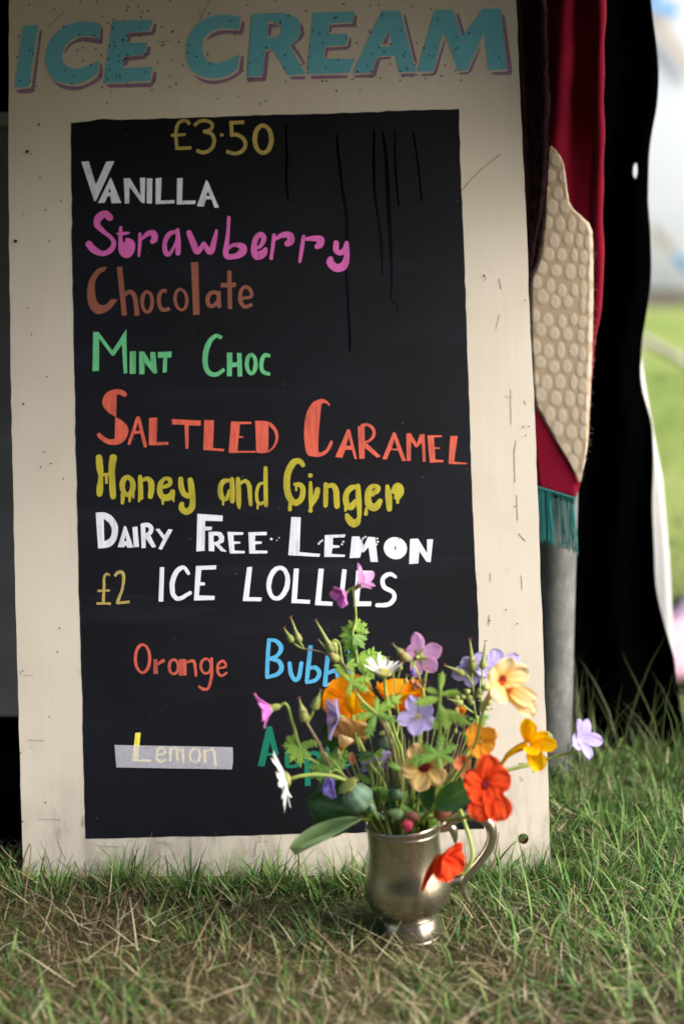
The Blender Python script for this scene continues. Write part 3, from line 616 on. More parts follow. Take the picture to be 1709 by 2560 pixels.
# Apple
T = Letters(640, 1780, 5.227)
T.poly([(140, 188), (207, 188), (300, 560), (235, 575), (218, 572), (145, 570), (110, 710), (22, 705)], [(182, 390), (152, 535), (222, 535)])
T.st([(400, 525, 40), (402, 620, 60), (405, 705, 50)]); T.st([(410, 520, 40), (530, 530, 56), (565, 620, 60), (535, 700, 45), (410, 712, 40)])
T.st([(662, 530, 66), (668, 740, 72), (675, 965, 80)], cap=False); T.st([(690, 545, 40), (770, 535, 56), (825, 585, 56), (790, 660, 50), (710, 690, 40)])
T.st([(938, 440), (930, 720)], 40, False); T.st([(1095, 650, 30), (1200, 630, 30), (1170, 560, 36), (1110, 570, 40), (1085, 650, 44), (1130, 725, 46), (1225, 680, 36)])
T.build('lettering', 'paint_green', face, 'dark green Apple lettering behind the flowers')
# Lemon under its tape
T = Letters(200, 1700, 2.6133)
T.poly([(363, 345), (398, 343), (381, 518), (470, 520), (468, 535), (342, 530)])
T.st([(500, 492, 12), (553, 480, 14), (545, 447, 14), (512, 452, 16), (502, 510, 16), (522, 533, 16), (560, 520, 14)])
T.st([(590, 442), (592, 530)], 18, False); T.st([(600, 457, 12), (630, 447, 16), (636, 525, 16)]); T.st([(645, 462, 12), (670, 457, 18), (676, 535, 16)])
T.ring(752, 492, 32, 45, 14); T.st([(815, 455), (820, 540)], 18, False); T.st([(830, 462, 14), (870, 457, 16), (882, 510, 18), (885, 555, 16)])
T.build('lettering', 'paint_lemon', face, 'yellow Lemon lettering under the tape')
T = Letters(200, 1700, 2.6133, 0.0012)
T.poly([(228, 423), (400, 427), (700, 432), (998, 438), (1001, 500), (1000, 540), (993, 583), (600, 577), (240, 570), (233, 500)])
T.build('masking_tape', 'masking_tape', board)
# drips of gloss black and brushed stain
for P in ([(195, 110, 10), (200, 300, 18), (198, 480, 16), (210, 608, 14)], [(525, 180, 14), (540, 330, 20), (565, 550, 20), (590, 700, 20), (592, 880, 20), (590, 1080, 16), (600, 1280, 18), (612, 1500, 20), (610, 1585, 16)],
          [(770, 150, 12), (768, 350, 20), (775, 560, 18), (800, 740, 16), (818, 900, 18), (822, 1085, 12)], [(825, 160, 14), (850, 350, 24), (865, 680, 28), (878, 900, 22), (885, 1100, 14), (882, 1250, 8), (925, 1290, 7), (910, 1330, 7)],
          [(905, 160, 10), (910, 400, 14), (930, 640, 14)], [(1025, 160, 10), (1055, 350, 12), (1080, 600, 14)]):
    T = Letters(640, 270, 2.6133, 0.00036); T.st(P); T.build('paint_drip', 'drip_black', face)
# flecks and scuffs
T = Letters(0, 0, 1.0, 0.0009)
for i in range(180):
    x = rnd.choice((rnd.uniform(30, 1300), rnd.gauss(330, 90), rnd.gauss(880, 200))); y = abs(rnd.gauss(130, 75))
    if 26 < x < 1290 and y < 262: T.dot(x, y, rnd.choice((0.5, 0.6, 0.8, 1.0, 1.5)))
for i in range(30):
    y = rnd.uniform(290, 2120); x = rnd.choice((rnd.uniform(40, 170), rnd.uniform(1215, 1325)))
    T.dot(x, y, rnd.choice((0.4, 0.5, 0.7)))
for x, y, r in ((40, 604, 4.5), (70, 380, 4), (99, 313, 2.5), (60, 1010, 2), (1208, 690, 2)): T.dot(x, y, r)
T.build('dirt_flecks', 'fleck', board)
T = Letters(0, 0, 1.0, 0.00018)
for P, w_ in (([(1283, 1125), (1285, 1160), (1286, 1205)], 2.6), ([(1290, 1240), (1292, 1300)], 2.2), ([(1302, 1440), (1303, 1475)], 2.2), ([(1150, 480), (1195, 430), (1250, 385)], 1.6), ([(1295, 1335), (1312, 1352)], 3)): T.st(P, w_)
T.build('rust_scuff', 'rust_scuff', board)
T = Letters(0, 0, 1.0, 0.00026)
for P, w_ in (([(1209, 689), (1214, 695), (1210, 702)], 2.5), ([(1240, 820), (1248, 785)], 1.6), ([(1262, 992), (1280, 994)], 2), ([(1275, 975), (1277, 1060)], 1.6), ([(1195, 1750), (1214, 1760)], 3), ([(1312, 1735), (1314, 1750)], 5), ([(1298, 1942), (1306, 1950), (1300, 1953)], 2),
              ([(650, 2088), (652, 2105), (642, 2106), (637, 2140)], 4), ([(740, 2110), (738, 2150)], 3), ([(150, 2070), (145, 2100), (165, 2150)], 2), ([(390, 2105), (430, 2112)], 3), ([(250, 2115), (300, 2117)], 2), ([(208, 2040), (206, 2065)], 6),
              ([(70, 1850), (110, 1852)], 1.5), ([(60, 1690), (85, 1687)], 2), ([(95, 2047), (150, 2050)], 2), ([(120, 70), (160, 30)], 1.5), ([(150, 150), (170, 90)], 1.5), ([(395, 105), (430, 103)], 3), ([(500, 50), (525, 0)], 4)): T.st(P, w_)
for i in range(14):
    x, y = rnd.choice(((rnd.uniform(44, 70), rnd.uniform(300, 2100)), (rnd.uniform(60, 1330), rnd.uniform(2095, 2160)), (rnd.uniform(1220, 1350), rnd.uniform(300, 2150))))
    L_ = rnd.uniform(3, 26); hz = y > 2090
    if x > 1160 + (y / 2100) * 48 or x < 170 or hz: T.st([(x, y), (x + (L_ if hz else rnd.gauss(0, 2)), y + (rnd.gauss(0, 1) if hz else L_))], rnd.uniform(0.4, 0.9))
T.build('grey_scuff', 'grey_scuff', board)

# ------------------------------------------------------------------ ground, grass
mb = MB(); xs = [-60, -20, -6, -2, -1, -0.5, 0, 0.5, 1, 2, 6, 20, 60]; ys = [-30, -10, -4, -2, -1, -0.5, 0, 0.5, 1, 2, 5, 12, 30, 60, 140]
mb.grid([[(x * (3 if y > 20 else 1), y, 0.0) for x in xs] for y in ys])
g = mb.build('ground', 'soil', None, False); tag(g, kind='structure')
BL = {}
def blades(name, N, area, lens, wid, incl, cols, dens=None, z0=0.0, seg=4, curl=(0.3, 1.3), seed=1, z1=0.0, azn=0.16, tuft=0):
    rg = np.random.default_rng(seed)
    x = rg.uniform(area[0], area[1], N); y = rg.uniform(area[2], area[3], N)
    if tuft:
        nt_ = max(1, N // tuft); tx = rg.uniform(area[0], area[1], nt_); ty = rg.uniform(area[2], area[3], nt_); ti = rg.integers(0, nt_, N); ox = rg.normal(0, 0.0065, N); oy = rg.normal(0, 0.0065, N); x = tx[ti] + ox; y = ty[ti] + oy
    keep = rg.uniform(0, 1, N) < dens(x, y) if dens else np.ones(N, bool)
    keep &= ~((np.abs(x + 0.02) < 0.33) & (y > -0.012) & (y < 0.045))
    keep &= ~(((x - MUGX) ** 2 + (y - MUGY) ** 2) < 0.036 ** 2); keep &= ~((x < -0.30) & (y > 0.07) & (y < 0.62))
    x, y = x[keep], y[keep]; n = len(x)
    L = rg.uniform(*lens, n) * rg.choice([0.7, 1.0, 1.25], n); wd = rg.uniform(*wid, n); az = rg.uniform(0, 2 * np.pi, n) if not tuft else np.arctan2(oy, ox)[keep] + rg.normal(0, 0.6, n)
    inc = rg.uniform(*incl, n); cu = rg.uniform(*curl, n); z = rg.uniform(z0, z1, n) if z1 > z0 else np.full(n, z0)
    px, py, pz = x.copy(), y.copy(), z.copy(); V = np.zeros((n, seg + 1, 2, 3)); a = inc.copy(); tw = rg.uniform(-0.5, 0.5, n)
    sx_, sy_ = -np.sin(az + tw), np.cos(az + tw)
    for s_ in range(seg + 1):
        t = s_ / seg; h = wd * (1 - t ** 1.6 * 0.93) * 0.5
        for k_, sg in ((0, -1), (1, 1)):
            V[:, s_, k_, 0] = px + sx_ * h * sg; V[:, s_, k_, 1] = py + sy_ * h * sg; V[:, s_, k_, 2] = pz
        d = L / seg; px = px + np.sin(a) * np.cos(az) * d; py = py + np.sin(a) * np.sin(az) * d; pz = np.maximum(pz + np.cos(a) * d, 0.002)
        a = a + cu / seg; az = az + rg.normal(0, azn, n)
    # nothing grows through the board
    lim = (np.abs(V[..., 0] + 0.02) < 0.325) & (V[..., 1] > -0.004 + V[..., 2] * 0.225) & (y[:, None, None] < 0)
    V[..., 1] = np.where(lim, -0.004 + V[..., 2] * 0.225, V[..., 1])
    base = np.arange(n)[:, None] * (seg + 1) * 2; F = []
    for s_ in range(seg): F.append(np.stack([base[:, 0] + 2 * s_, base[:, 0] + 2 * s_ + 1, base[:, 0] + 2 * s_ + 3, base[:, 0] + 2 * s_ + 2], 1))
    F = np.concatenate(F).astype(np.int64); nv = n * (seg + 1) * 2
    ci = rg.integers(0, len(cols), n); cc = np.array(cols)[ci] * rg.uniform(0.7, 1.25, (n, 1)); cv = np.ones((n, (seg + 1) * 2, 4)); cv[..., :3] = cc[:, None, :]
    BL.setdefault(name, []).append((V.reshape(-1, 3), F, cv.reshape(-1, 4)))
def blades_done(name):
    o = 0; Vs, Fs, Cs = [], [], []
    for v, f, c_ in BL[name]: Vs.append(v); Fs.append(f + o); Cs.append(c_); o += len(v)
    V = np.concatenate(Vs); F = np.concatenate(Fs).astype(np.int32); cv = np.concatenate(Cs); me = bpy.data.meshes.new(name)
    me.vertices.add(len(V)); me.vertices.foreach_set('co', V.reshape(-1).astype(np.float32))
    me.loops.add(F.size); me.loops.foreach_set('vertex_index', F.reshape(-1)); me.polygons.add(len(F))
    me.polygons.foreach_set('loop_start', np.arange(0, F.size, 4, dtype=np.int32)); me.update(calc_edges=True)
    at = me.attributes.new('tint', 'FLOAT_COLOR', 'POINT'); at.data.foreach_set('color', cv.reshape(-1).astype(np.float32))
    me.materials.append(M['blade']); ob = bpy.data.objects.new(name, me); C.objects.link(ob); tag(ob, kind='stuff'); return ob
MUGX, MUGY = W(1027, 2345, -0.157).x, -0.157
GREEN = [(0.060, 0.140, 0.026), (0.085, 0.185, 0.034), (0.14, 0.23, 0.05), (0.042, 0.100, 0.026), (0.17, 0.29, 0.085), (0.20, 0.28, 0.085), (0.11, 0.23, 0.07), (0.15, 0.30, 0.06)]
STRAW = [(0.46, 0.39, 0.25), (0.36, 0.29, 0.18), (0.62, 0.55, 0.39), (0.27, 0.205, 0.125), (0.44, 0.40, 0.22)]
THATCH = [(0.15, 0.105, 0.060), (0.10, 0.070, 0.040), (0.22, 0.165, 0.095), (0.16, 0.14, 0.06), (0.08, 0.06, 0.035)]
def lush(x, y):
    p = 0.5 + 0.28 * np.sin(9 * x + 3 * np.sin(7 * y)) * np.cos(13 * y + 2 * np.sin(5 * x)) + 0.22 * np.sin(31 * x + 17 * y) * np.sin(23 * y - 11 * x)
    p = p * 1.25 - 0.12 + 0.45 * np.exp(-((y + 0.03) / 0.07) ** 2) + np.where(x > 0.25, 0.25, 0.0) + np.where(y > 0.04, 0.4, 0) - np.where(y < -0.19, 0.30, 0) - np.where((x < -0.18) & (y > -0.17), 0.15, 0)
    return np.clip(p, 0.10, 1)
blades('grass', 60000, (-1.1, 1.1, -0.75, 0.62), (0.012, 0.034), (0.0013, 0.0030), (0.25, 1.25), GREEN, lush, seed=3)
blades('grass', 5200, (0.16, 1.2, -0.35, 0.62), (0.035, 0.080), (0.0018, 0.0040), (0.15, 1.0), GREEN, None, curl=(0.3, 1.6), seed=4)
blades('grass', 420, (0.15, 0.9, 0.16, 0.46), (0.09, 0.17), (0.0014, 0.0026), (0.02, 0.45), [(0.06, 0.09, 0.025), (0.09, 0.11, 0.04)], None, curl=(0.1, 1.0), seed=5)
blades('grass', 1500, (-0.45, 0.45, -0.065, -0.012), (0.022, 0.050), (0.0013, 0.0026), (0.05, 0.9), GREEN, lambda x, y: np.clip(0.55 + 0.5 * np.sin(38 * x + 3 * np.sin(17 * x)), 0.12, 1), seed=6)
blades('grass', 34000, (-2.5, 5.5, 0.62, 9.0), (0.03, 0.07), (0.003, 0.006), (0.1, 1.0), [(0.13, 0.22, 0.04), (0.20, 0.29, 0.06), (0.30, 0.31, 0.12), (0.09, 0.17, 0.03)], lambda x, y: np.clip((x + 0.5) * 0.8, 0.05, 1), seed=7)
blades('grass', 2600, (-0.9, 0.9, -0.70, 0.45), (0.010, 0.022), (0.004, 0.0075), (0.5, 1.3), [(0.055, 0.12, 0.03), (0.085, 0.16, 0.04), (0.12, 0.18, 0.06)], lush, curl=(-0.2, 0.8), seed=13, tuft=6)
blades('grass', 24000, (-0.9, 0.9, -0.70, 0.50), (0.018, 0.046), (0.0014, 0.0034), (0.12, 0.85), GREEN, lush, curl=(0.3, 1.5), seed=11, tuft=34)
blades('dry_straw', 80000, (-0.9, 0.9, -0.70, 0.30), (0.008, 0.030), (0.0008, 0.0018), (0.7, 1.58), THATCH, lambda x, y: np.clip(1.2 - lush(x, y), 0.15, 1), 0.0, 3, (-0.4, 0.6), 8, 0.016)
blades('dry_straw', 11000, (-0.9, 0.9, -0.70, 0.45), (0.015, 0.050), (0.0007, 0.0016), (0.85, 1.58), STRAW, lambda x, y: np.clip(0.5 + 0.45 * (x > 0) - 0.25 * (x < -0.15) + 0.35 * (y < -0.18) - 0.3 * (y > -0.05), 0.08, 1), 0.004, 5, (-0.35, 0.5), 9, 0.022, 0.09)
blades('dry_straw', 260, (-0.5, 0.7, -0.70, -0.06), (0.05, 0.11), (0.0009, 0.0020), (1.15, 1.56), STRAW, lambda x, y: np.clip(0.6 + 0.8 * x, 0.12, 1), 0.010, 6, (-0.2, 0.3), 12, 0.022, 0.04)
blades('dry_straw', 900, (-1.0, 1.0, -0.72, -0.03), (0.03, 0.06), (0.001, 0.002), (0.3, 1.1), STRAW, lambda x, y: np.clip(0.5 + 0.8 * x, 0.1, 1), 0.0, 5, (0.1, 0.9), 10, 0.0, 0.08)
for q, (tx_, ty_) in enumerate(((330, 2225), (300, 2215), (470, 2235), (560, 2240), (690, 2225), (840, 2230), (150, 2240), (900, 2225), (1330, 2195), (1250, 2200), (1400, 2170), (1450, 2110))):
    d_ = ray(tx_, ty_); p_ = CAM + d_ * (-CAM.z / d_.z); blades('grass', 70, (p_.x - .004, p_.x + .004, min(p_.y, -.02) - .003, min(p_.y, -.02)), (0.025, 0.055), (0.0012, 0.0028), (0.08, 0.75), GREEN, None, curl=(0.2, 1.3), seed=40 + q, tuft=70)
blades_done('grass'); blades_done('dry_straw')
# a few brown stalks standing in front of the board
mb = MB()
for P in ([(60, 2215), (58, 2160), (75, 2110), (78, 2128)], [(70, 2320), (62, 2250), (72, 2180), (78, 2130)], [(216, 2225), (190, 2190), (165, 2165), (145, 2148)], [(214, 2222), (215, 2180), (212, 2150)], [(205, 2200), (195, 2170), (188, 2153)],
          [(120, 2200), (105, 2170), (118, 2135)], [(1205, 2185), (1232, 2160), (1240, 2120), (1247, 2080)], [(745, 2220), (748, 2160), (744, 2110)]):
    Y = -0.035 if P[0][0] != 70 else -0.10
    mb.tube([W(x, y, Y) for x, y in curve(P, 4)], [0.0013 - 0.0009 * i / (len(P) * 4) for i in range(len(P) * 4 - 3)], 5)
st_ = mb.build('dry_stalks', 'stem_brown'); tag(st_, kind='stuff')

# ------------------------------------------------------------------ pole and hanging cloths at the right
def pole_x(): return W(1384, 1650, 0.335).x
px0 = pole_x(); mb = MB()
mb.lathe((px0, 0.335, -0.01), (0, 0, 1), [(0, 0.0001), (0.0001, 0.0262)] + [(0.02 + 0.1 * i, 0.0262 + rnd.gauss(0, 0.00008)) for i in range(12)] + [(1.225, 0.0262), (1.226, 0.0001)], 32)
po = mb.build('tent_pole', 'galvanised'); tag(po, 'weathered grey galvanised tent pole standing in the grass beside the board', 'tent pole')

def sheet(mb, rows, thick=0.0016):
    """a closed thin cloth from rows of points (front), thickened away from the viewer"""
    n, m = len(rows), len(rows[0]); F = [p for r in rows for p in r]; Bk = [Vector(p) + Vector((0, thick, 0)) for p in F]; o = n * m; fs = []
    for i in range(n - 1):
        for j in range(m - 1):
            a, b, c, d = i * m + j, i * m + j + 1, (i + 1) * m + j + 1, (i + 1) * m + j
            fs += [(a, d, c, b), (a + o, b + o, c + o, d + o)]
    rim = [(0, j) for j in range(m)] + [(i, m - 1) for i in range(1, n)] + [(n - 1, j) for j in range(m - 2, -1, -1)] + [(i, 0) for i in range(n - 2, 0, -1)]
    ids = [i * m + j for i, j in rim]
    for a, b in zip(ids, ids[1:] + ids[:1]): fs.append((a, b, b + o, a + o))
    mb.add([tuple(p) for p in F] + [tuple(p) for p in Bk], fs)
def edge(tab, y):
    for (y0, x0), (y1, x1) in zip(tab, tab[1:]):
        if y <= y1: return x0 + (x1 - x0) * (y - y0) / (y1 - y0)
    return tab[-1][1]
def smooth_edge(tab, y): return (edge(tab, y - 18) + 2 * edge(tab, y) + edge(tab, y + 18)) / 4
# plum fur-like hanging next to the board
mb = MB(); rows = []
left = [(-420, 1215), (0, 1250), (700, 1300), (800, 1312)]; right = [(-420, 1372), (0, 1368), (130, 1372), (250, 1375), (370, 1372), (470, 1366), (540, 1355), (600, 1342), (690, 1326), (760, 1316), (800, 1314)]
for i in range(62):
    y = -420 + 20 * i; a, b = edge(left, y), edge(right, y) + rnd.gauss(0, 1.2)
    rows.append([W(a + (b - a) * j / 14, y, 0.262) + Vector((0, 0.012 * math.sin(j * 0.9 + 0.02 * i) * min(1, (b - a) / 60), 0)) for j in range(15)])
sheet(mb, rows, 0.003); pf = mb.build('hanging_cloth', 'plum_fur')
mb = MB()
for i in range(2600):
    y = rnd.uniform(-350, 780); t = rnd.random() ** 0.7; a, b = edge(left, y), edge(right, y); p = W(a + (b - a) * t, y, 0.262 - 0.010); q = p + Vector((rnd.gauss(0, 0.003), -0.002, -rnd.uniform(0.006, 0.014)))
    mb.add([p + Vector((-0.0004, 0, 0)), p + Vector((0.0004, 0, 0)), q], [(0, 1, 2)])
hc = thing('fur_hanging', 'dark plum shaggy cloth hanging between the cream board and the red curtain', 'hanging cloth', W(1310, 400, 0.262)); 
pf.parent = hc; pf.matrix_parent_inverse = Matrix.Translation(-hc.location); pf.name = 'backing_cloth'
mb.build('shaggy_pile', 'plum_fur', hc)

# red curtain with its rolled bright edge, cream quilted panel and teal fringe
YC = 0.285
rc = thing('red_curtain', 'deep red velvet curtain with cream dotted panel and teal fringe', 'curtain', W(1440, 600, YC))
mb = MB(); rows = []
cl = [(-420, 1330), (0, 1345), (400, 1340), (800, 1318), (1000, 1322), (1215, 1336), (1260, 1338)]
crr = [(-420, 1490), (0, 1484), (380, 1482), (560, 1480), (1000, 1476), (1100, 1466), (1200, 1450), (1215, 1444), (1245, 1435), (1260, 1434)]
for i in range(78):
    y = -420 + (1665 / 77) * i; a, b = edge(cl, y), edge(crr, y); row = []
    bot = max(0, (y - 1150) / 95)
    for j in range(19):
        x = a + (b - a) * j / 18; dy = bot * 32 * (j / 18 - 0.5); fold = 0.0045 * math.sin(0.55 * j + 0.012 * y * 0.3) * (1 - 0.8 * min(1, max(0, (y - 300) / 400)))
        row.append(W(x, y + dy, YC) + Vector((0, fold, 0)))
    rows.append(row)
sheet(mb, rows, 0.002); mb.build('velvet', 'red_velvet', rc)
mb = MB(); rl = [(-420, 1497), (0, 1497), (200, 1496), (420, 1495), (700, 1494), (800, 1488), (860, 1478), (960, 1470), (1000, 1466)]; rw = [(-420, 15), (0, 16), (100, 12), (250, 14), (420, 12), (600, 13), (760, 12), (840, 10), (940, 6), (1000, 2)]
pts = [(-420 + 20 * i) for i in range(72)]
mb.tube([W(edge(rl, y) + 1.5 * math.sin(y * 0.021), y, YC - 0.004) for y in pts], [edge(rw, y) * 1.86 / FPX * (1 + 0.10 * math.sin(y * 0.043)) for y in pts], 14); mb.build('rolled_edge', 'red_velvet', rc)
# cream panel: a padded cloth of raised ovals
poly_l = [(365, 1374), (392, 1370), (560, 1357), (650, 1344), (700, 1320), (860, 1322), (1005, 1330), (1060, 1362), (1100, 1384), (1150, 1418), (1205, 1448)]
poly_r = [(365, 1378), (392, 1404), (410, 1409), (500, 1420), (525, 1430), (558, 1478), (620, 1482), (760, 1482), (900, 1479), (1000, 1474), (1100, 1470), (1150, 1462), (1180, 1455), (1205, 1450)]
ov = []
row_y = 385; rr = 0
while row_y < 1200:
    x = 1330 + (rr % 2) * 17
    for q in range(7):
        sq = 1.0 - 0.35 * math.exp(-((q - 3.3) / 1.2) ** 2)
        ov.append((x + rnd.gauss(0, 1.6) + 0.5 * (row_y - 600) * 0.04 + 5 * math.sin(row_y * 0.012), row_y + q * 6 + 6 * math.sin(q * 1.3) + rnd.gauss(0, 2.5), 15.5 * sq + rnd.gauss(0, 1.2), 19.5 + rnd.gauss(0, 1.8)))
        x += 31 * sq + 3
    row_y += 40; rr += 1
mb = MB(); rows = []; sid = []; NI, NJ = 300, 64
for i in range(NI + 1):
    y = 365 + 840 * i / NI; a, b = smooth_edge(poly_l, y) + rnd.gauss(0, 0.5), smooth_edge(poly_r, y) + rnd.gauss(0, 0.4); row = []
    for j in range(NJ + 1):
        x = a + (b - a) * j / NJ; h = 0.0
        for ox, oy, ra, rb in ov:
            if abs(oy - y) < rb and abs(ox - x) < ra:
                d = 1 - ((ox - x) / ra) ** 2 - ((oy - y) / rb) ** 2
                if d > h: h = d
        h = min(1, h * 1.9); h = h * h * (3 - 2 * h)
        rnd_edge = min(1, min(j, NJ - j) / 4)
        row.append(W(x, y, YC - 0.0125 - 0.0005 * h - 0.003 * rnd_edge)); sid.append(h)
    rows.append(row)
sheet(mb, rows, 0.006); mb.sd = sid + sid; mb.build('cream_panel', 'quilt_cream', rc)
# red point below the panel (its own front fold) and fringe
mb = MB(); rows = []
tl = [(1005, 1326), (1100, 1330), (1215, 1343)]; tr_ = [(1005, 1331), (1060, 1363), (1150, 1420), (1205, 1451), (1215, 1450)]
for i in range(30):
    y = 1000 + 218 * i / 29; a, b = edge(tl, y), edge(tr_, y) + 2; bot = max(0, (i - 22) / 7)
    rows.append([W(a + (b - a) * j / 8 - bot * (j / 8) * 14, y + bot * 30 * (j / 8), YC - 0.0128) for j in range(9)])
sheet(mb, rows, 0.002); mb.build('velvet_point', 'red_velvet', rc)
mb = MB(); fy0 = lambda x: 1219 + (x - 1343) * 0.30; n_ = 74
for i in range(n_):
    x = 1343 + 93 * i / (n_ - 1) + rnd.gauss(0, 0.8); 
    if 0.40 < i / n_ < 0.56 and rnd.random() < 0.62: continue
    y0, y1 = fy0(x), 1352 + (x - 1343) * 0.30 + rnd.gauss(0, 5); xb = x + 6 + rnd.gauss(0, 2.2); Y = YC - 0.016 + rnd.uniform(-0.0025, 0.0025)
    P = [(x, y0), (x + rnd.gauss(1.5, 1), y0 + 45), (x + rnd.gauss(4, 1.5), y0 + 95), (xb, y1)]
    mb.tube([W(u, v, Y) for u, v in curve(P, 4)], 0.00048, 5)
mb.tube([W(x, fy0(x) + 1, YC - 0.0165) for x in range(1340, 1440, 4)], 0.0022, 8)
for i in range(24): mb.lathe(W(1343 + 4 * i, fy0(1343 + 4 * i) - 1.5, YC - 0.0187), (0, -1, 0.2), [(0, 0.0012), (0.0006, 0.0010), (0.0010, 0.0002)], 6)
mb.build('fringe', 'fringe_teal', rc)
mb = MB()
for i in range(40):
    y = rnd.uniform(600, 1200); x = edge(poly_r, y); p = W(x, y, YC - 0.014); q = p + Vector((rnd.uniform(0.001, 0.006), 0, rnd.gauss(0, 0.002)))
    mb.tube([p, (p + q) / 2 + Vector((0, 0, rnd.gauss(0, 0.001))), q], 0.00012, 3, False)
mb.build('loose_threads', 'quilt_cream', rc)

# black curtain with an eyelet, blown along its edge
bc_e = [(-420, 1618), (0, 1622), (68, 1629.5), (128, 1638), (194, 1642), (268, 1638), (334, 1625), (387, 1619), (506, 1618), (551, 1623.5), (655, 1629.5), (715, 1628), (789, 1617.6), (849, 1607), (938, 1602.7), (983, 1608.6), (1028, 1623.5), (1066, 1632), (1147, 1635), (1266, 1629.5), (1370, 1632.5), (1464, 1635), (1523, 1647), (1568, 1659), (1643, 1681.6), (1702, 1686), (1762, 1695), (1821, 1708), (1900, 1722), (1960, 1730)]
YB = 0.43; mb = MB(); rows = []
for i in range(120):
    y = -420 + 20 * i; a, b = 1300, smooth_edge(bc_e, y)
    rows.append([W(a + (b - a) * j / 40, y, YB) + Vector((0, 0.010 * math.sin(j * 0.42 + 0.004 * y), 0)) for j in range(41)])
sheet(mb, rows, 0.0014)
bk = thing('black_curtain', 'heavy black cloth curtain with one metal eyelet and a wavy free edge', 'curtain', W(1520, 900, YB))
bcm = mb.build('curtain_cloth', 'black_cloth', bk)
ec = W(1584, 428, YB); cbm = MB(); rows = []
for h in (-0.06, 0.06): rows.append([(ec.x + 0.0030 * math.cos(t), ec.y + h, ec.z + 0.0098 * math.sin(t)) for t in [2 * math.pi * q / 24 for q in range(24)]])
cbm.grid(rows, closed=True); cbm.f += [tuple(range(23, -1, -1)), tuple(range(24, 48))]
cut = cbm.build('cutter', 'black_cloth', None, False)
bmn = bmesh.new(); bmn.from_mesh(cut.data); bmesh.ops.recalc_face_normals(bmn, faces=bmn.faces); bmn.to_mesh(cut.data); bmn.free()
bmn = bmesh.new(); bmn.from_mesh(bcm.data); bmesh.ops.recalc_face_normals(bmn, faces=bmn.faces); bmn.to_mesh(bcm.data); bmn.free()
bpy.context.view_layer.update(); boolean_cut(bcm, cut)
mb = MB(); d = 0.010 * math.sin(0.42 * 40 * (1584 - 1300) / (smooth_edge(bc_e, 428) - 1300) + 0.004 * 428)
ring_p = [(ec.x + 0.0034 * math.cos(t), ec.y + d, ec.z + 0.0102 * math.sin(t)) for t in [2 * math.pi * q / 28 for q in range(29)]]
mb.tube(ring_p, 0.0007, 6, False); mb.build('eyelet', 'dull_steel', bk)

# white flap behind it
fe = [(-330, 1560), (700, 1575), (860, 1594), (880, 1600), (914, 1605.6), (1013, 1622), (1096, 1637), (1192, 1656), (1296, 1665), (1400, 1673), (1568, 1680), (1643, 1683), (1760, 1690), (1860, 1698), (1925, 1702)]
mb = MB(); rows = []
for i in range(113):
    y = -310 + 20 * i; b = edge(fe, y); a = 1400
    rows.append([W(a + (b - a) * j / 16, y, 0.60) + Vector((0, 0.005 * math.sin(j * 0.6 + y * 0.004), 0)) for j in range(17)])
sheet(mb, rows, 0.0012); wf = mb.build('canvas_flap', 'white_flap'); tag(wf, 'bright white canvas flap hanging just behind the black curtain edge', 'canvas flap')
# pink blanket on the grass behind
mb = MB(); a = W(1675, 1700, 1.05)
bx0 = 0.46; rows = []
for i in range(24):
    t = i / 23; yy = 0.70 + 0.75 * t
    rows.append([(bx0 + 0.30 * t + 1.0 * j / 20, yy, 0.045 + 0.012 * math.sin(j * 0.8 + 4 * t) + 0.015 * math.sin(7 * t)) for j in range(21)])
n, m = 24, 21; F = [p for r in rows for p in r]; Bk = [(p[0], p[1], p[2] - 0.03) for p in F]; fs = []
for i in range(n - 1):
    for j in range(m - 1):
        q = (i * m + j, i * m + j + 1, (i + 1) * m + j + 1, (i + 1) * m + j); fs += [q, tuple(k_ + n * m for k_ in q[::-1])]
rim = [(0, j) for j in range(m)] + [(i, m - 1) for i in range(1, n)] + [(n - 1, j) for j in range(m - 2, -1, -1)] + [(i, 0) for i in range(n - 2, 0, -1)]
ids = [i * m + j for i, j in rim]; fs += [(a_ + n * m, b_ + n * m, b_, a_) for a_, b_ in zip(ids, ids[1:] + ids[:1])]
mb.add(F + Bk, fs); pk = mb.build('blanket', 'pink_blanket'); tag(pk, 'pink blanket spread on the grass behind the black curtain', 'blanket')

# far field: white marquee, rail
TY = 33.0
mq = thing('marquee', 'large white marquee tent with beige seams and blue patches across the meadow', 'marquee', (13, TY, 0))
mb = MB(); X0, X1 = 4.5, 27.0
prof = [(TY, 0.45), (TY, 2.3), (TY + 2.2, 5.0), (TY + 5, 9.2), (TY + 8, 12.5), (TY + 11, 9.2), (TY + 16, 2.3), (TY + 16, 0.0)]
mb.grid([[(X0 + (X1 - X0) * j / 30, y + (0.12 * math.sin(j * 0.9) if 0 < i < 7 else 0), z + 0.10 * math.sin(j * 0.7 + i)) for j in range(31)] for i, (y, z) in enumerate(prof)])
mb.build('canvas', 'tent_canvas', mq)
mb = MB(); mb.grid([[(X0 + (X1 - X0) * j / 30, TY - 0.05, z) for j in range(31)] for z in (0.0, 0.46)]); mb.build('skirt', 'tent_skirt', mq)
def roof_pt(px, py, off=0.35):
    d = ray(px, py); best = None
    for (ya, za), (yb, zb) in zip(prof[:4], prof[1:5]):
        nx = Vector((0, -(zb - za), (yb - ya))); nx = nx if nx.y < 0 else -nx
        t = (Vector((0, ya, za)) - CAM).dot(nx) / d.dot(nx); p = CAM + d * t
        if min(za, zb) - 0.01 <= p.z <= max(za, zb) + 0.01 and t > 0: best = p + nx.normalized() * off; break
    return best
